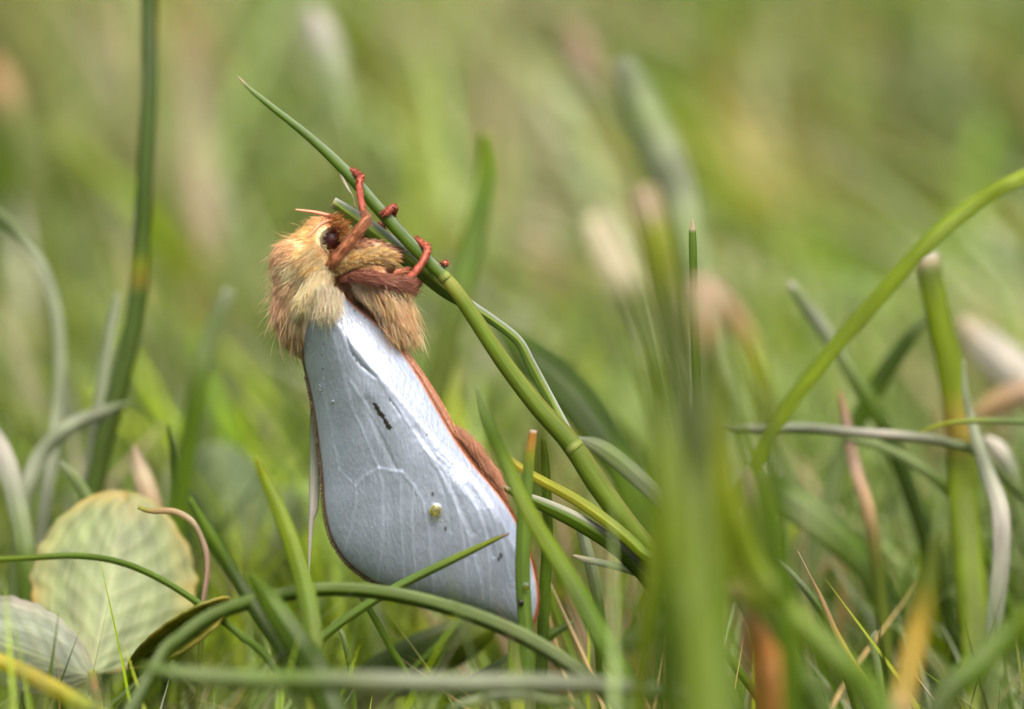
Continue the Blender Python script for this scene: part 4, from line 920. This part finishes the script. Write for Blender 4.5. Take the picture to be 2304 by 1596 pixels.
def forewing(side, ns_, nt_, du=0.0, dv=0.0):
    s = np.linspace(0, 1, ns_)
    pr = catmull(np.concatenate([PAIRS, PAIRS[:, :2] * 0], 1)[:, :4].reshape(-1, 4)[:, [0, 1, 2]], ns_); pr2 = catmull(PAIRS[:, [2, 3, 0]], ns_)
    Lc = pr[:, :2]; Rc = pr2[:, :2]
    t = np.linspace(0, 1, nt_)
    uv = Lc[:, None] * (1 - t[None, :, None]) + Rc[:, None] * t[None, :, None]
    u, v = uv[..., 0], uv[..., 1]
    tr_ = np.interp(s, [0, 0.12, 0.28, 0.45, 0.6, 0.8, 1], [0.5, 0.52, 0.66, 0.78, 0.84, 0.86, 0.86])[:, None]
    A = np.interp(s, [0, 0.1, 0.3, 0.6, 0.85, 1.0], [0.93, 1.0, 1.0, 0.86, 0.68, 0.56])[:, None]
    fall = np.interp(s, [0, 0.2, 0.5, 0.8, 1], [60, 62, 40, 24, 10])[:, None]
    T = t[None]
    d = np.where(T < tr_, 62 - 160 * np.sin(math.pi / 2 * np.clip(T / tr_, 0, 1)) ** 0.6, -98 + fall * np.clip((T - tr_) / (1 - tr_), 0, 1) ** 1.6)
    d = SYM - (SYM - d) * A
    for pl, hgt, wd_ in VEINS: d = d - hgt * np.where(hgt > 5, 0.75, 0.30) * np.exp(-(polyline_dist(u, v, pl) / wd_) ** 2)
    for pl, hgt, wd_ in CREASES: d = d + hgt * 0.6 * np.exp(-(polyline_dist(u, v, pl) / wd_) ** 2)
    d = d + 1.0 * np.sin(u * 0.05 + v * 0.021) * np.sin(v * 0.034 - u * 0.017)
    # colour of the scales
    col = np.ones(u.shape + (3,)) * np.array((0.41, 0.475, 0.585))
    for pl, hgt, wd_ in VEINS[1:]: col = col * (1 + 0.20 * np.exp(-(polyline_dist(u, v, pl) / 3.0) ** 2)[..., None])
    dl = polyline_dist(u, v, np.vstack([Lc[4:], Lc[-1:] + 1])); dr = polyline_dist(u, v, Rc)

    def mix(c, b, w_): return c * (1 - w_[..., None]) + np.array(b) * w_[..., None]
    nz = np.sin(u * 0.9 + v * 0.4) * np.sin(v * 0.8 - u * 0.3)
    col = mix(col, (0.20, 0.115, 0.06), np.clip(1 - (dl - 2.5) / 4 + 0.2 * nz, 0, 1) * 0.92 * smooth01(v, 700, 830))
    col = mix(col, (0.55, 0.20, 0.07), np.clip(1 - (dr - 2) / 4 + 0.2 * nz, 0, 1) * 0.92)
    pd = polyline_dist(u, v, [(847, 911), (879, 961)])
    col = mix(col, (0.035, 0.028, 0.02), np.clip((5.8 + 1.0 * np.sin(v * 0.23 + 1) + 1.4 * np.sin(v * 0.71 - u * 0.45) + 0.8 * np.sin(u * 1.3) - pd) / 1.5, 0, 1))
    for (cu, cv, rr_) in ((1127, 1248, 5), (1122, 1256, 4), (975, 1110, 4), (1003, 1188, 4), (962, 977, 2.5), (880, 900, 3), (888, 908, 2.5), (797, 800, 2.5), (805, 812, 3), (815, 822, 2.5), (728, 735, 2.5), (730, 775, 2.5), (727, 800, 2.5), (728, 830, 2.5), (800, 700, 2.5), (822, 716, 2.5), (790, 690, 2)):
        col = mix(col, (0.08, 0.075, 0.08), 0.85 * np.clip((rr_ - np.hypot((u - cu) * 1.0, (v - cv) * 0.6)) / 1.5, 0, 1))
    for pl, hgt, wd_ in CREASES[:5]:
        col = mix(col, (0.30, 0.31, 0.33), 0.35 * np.exp(-(polyline_dist(u, v, pl) / 2.6) ** 2) * (0.5 + 0.5 * np.sin(v * 0.5)))
    if side > 0: d = 2 * SYM - d
    V = M3(np.stack([u + du, v + dv, d], -1).reshape(-1, 3))
    i = (np.arange(ns_ - 1)[:, None] * nt_ + np.arange(nt_ - 1)[None]).ravel()
    q = np.stack([i, i + 1, i + nt_ + 1, i + nt_], 1)
    if side < 0: q = q[:, ::-1]
    o = mesh('forewing', V, q, np.full(len(q), 4), MAT_WING, moth, col=col.reshape(-1, 3))
    so = o.modifiers.new('thickness', 'SOLIDIFY'); so.thickness = 0.00006; so.offset = -1 if side < 0 else 1
    rr_ = np.random.default_rng(80 + side)
    for E, de, sg, cols_, cnt in ((Lc, d[:, 0], -1, [(0.22, 0.12, 0.06), (0.32, 0.19, 0.10), (0.50, 0.40, 0.30)], 2200), (Rc, d[:, -1], 1, [(0.52, 0.20, 0.07), (0.45, 0.16, 0.06)], 1400)):
        k = rr_.integers(int(ns_ * 0.24), ns_ - 1, cnt)
        tg = unit(np.gradient(np.stack([E[:, 0], E[:, 1], de], 1), axis=0))[k]
        out = unit(np.stack([tg[:, 1] * sg, -tg[:, 0] * sg, 0 * tg[:, 0]], 1))
        rt = np.stack([E[k, 0] + du, E[k, 1] + dv, de[k]], 1)
        strands('wing_fringe', o, rt - out * 2, unit(out * 0.8 + tg * 0.7 + rr_.normal(0, 0.12, (cnt, 3))), np.repeat([[0, 0, -1.0]], cnt, 0), rr_.uniform(6, 12, cnt), 0.55, np.array(cols_)[rr_.integers(0, len(cols_), cnt)], lift=0.05, curl=0.05, clump=5, cstr=0.3, rings=4, seed=81)
    return o


forewing(-1, 330, 190)
forewing(1, 110, 60, -2, 1)


def hindwing(side):
    pr = np.array([(790, 740, 862, 742), (800, 800, 912, 790), (810, 880, 960, 855), (820, 960, 1003, 925), (830, 1040, 1036, 990), (850, 1110, 1070, 1050), (880, 1170, 1100, 1110), (930, 1220, 1120, 1170), (1010, 1250, 1110, 1230)], float)
    ns_, nt_ = 60, 24
    a = catmull(pr[:, [0, 1, 2]], ns_)[:, :2]; b = catmull(pr[:, [2, 3, 0]], ns_)[:, :2]; t = np.linspace(0, 1, nt_)[None, :, None]
    uv = a[:, None] * (1 - t) + b[:, None] * t
    s = np.linspace(0, 1, ns_)[:, None]
    d = -25 + 15 * t[..., 0] ** 2 + 25 * s
    if side > 0: d = 2 * SYM - d
    V = M3(np.concatenate([uv, (d + 0 * t[..., 0])[..., None]], -1).reshape(-1, 3))
    col = np.ones((ns_, nt_, 3)) * np.array((0.30, 0.24, 0.2))
    e = np.clip((t - 0.85) / 0.15, 0, 1); col = col * (1 - e) + np.array((0.36, 0.14, 0.07)) * e
    i = (np.arange(ns_ - 1)[:, None] * nt_ + np.arange(nt_ - 1)[None]).ravel()
    q = np.stack([i, i + 1, i + nt_ + 1, i + nt_], 1)
    o = mesh('hindwing', V, q, np.full(len(q), 4), MAT_WING, moth, col=col.reshape(-1, 3))
    so = o.modifiers.new('thickness', 'SOLIDIFY'); so.thickness = 0.00006; so.offset = 0


hindwing(-1); hindwing(1)


# ------------------------------------------------------------------ dew
def drop(label, c, rad, mat, moth_frame=True, group=None):
    V, q = ellipsoid('d', c, rad, None, None, nseg=20)
    W = M3(V)
    o = top_mesh('dew_drop', W, q, np.full(len(q), 4), mat, M3([c])[0])
    return tag(o, label, 'dew drop', group)


def wing_d(u0, v0):
    """depth of the near wing at a photograph point"""
    me = [o for o in moth.children if o.name == 'forewing'][0].data
    co = np.empty(len(me.vertices) * 3, np.float32); me.vertices.foreach_get('co', co)
    co = co.reshape(-1, 3) + ORG['forewing'] - MO
    uu = co @ RIGHT * PX + 900; vv = 900 - co @ UP * PX; dd = co @ FWD * PX
    k = np.argmin((uu - u0) ** 2 + (vv - v0) ** 2)
    return dd[k]


drop('round amber drop resting on the white wing', (981, 1146, wing_d(981, 1146) - 6), (15, 16, 10), MAT_AMBER)
for (lab, uu, vv, rr_, mt) in (('small amber drop on the edge of the stubby orange-topped blade', 1184, 1320, 7, MAT_AMBER), ('tiny dark brown drop lower on the stubby orange-topped blade', 1172, 1356, 6, MAT_CLAW)):
    V, q = ellipsoid('d', (0, 0, 0), (rr_, rr_ * 1.3, rr_), None, None, nseg=14)
    c0 = P(uu, vv, -5.35)
    tag(top_mesh('dew_drop', c0 + (V[:, :1] * RIGHT - V[:, 1:2] * UP + V[:, 2:] * FWD) / PX, q, np.full(len(q), 4), mt, c0), lab, 'dew drop')
for (a, b, rr_) in ((751, 903, 4), (722, 868, 4.5), (722, 878, 3.5), (705, 800, 3), (748, 905, 2.5)):
    drop('tiny clear dew bead on the upper white wing', (a, b, wing_d(a, b) - 1.5), (rr_, rr_ * 1.15, rr_), MAT_DEW, group='dew beads on the wing')
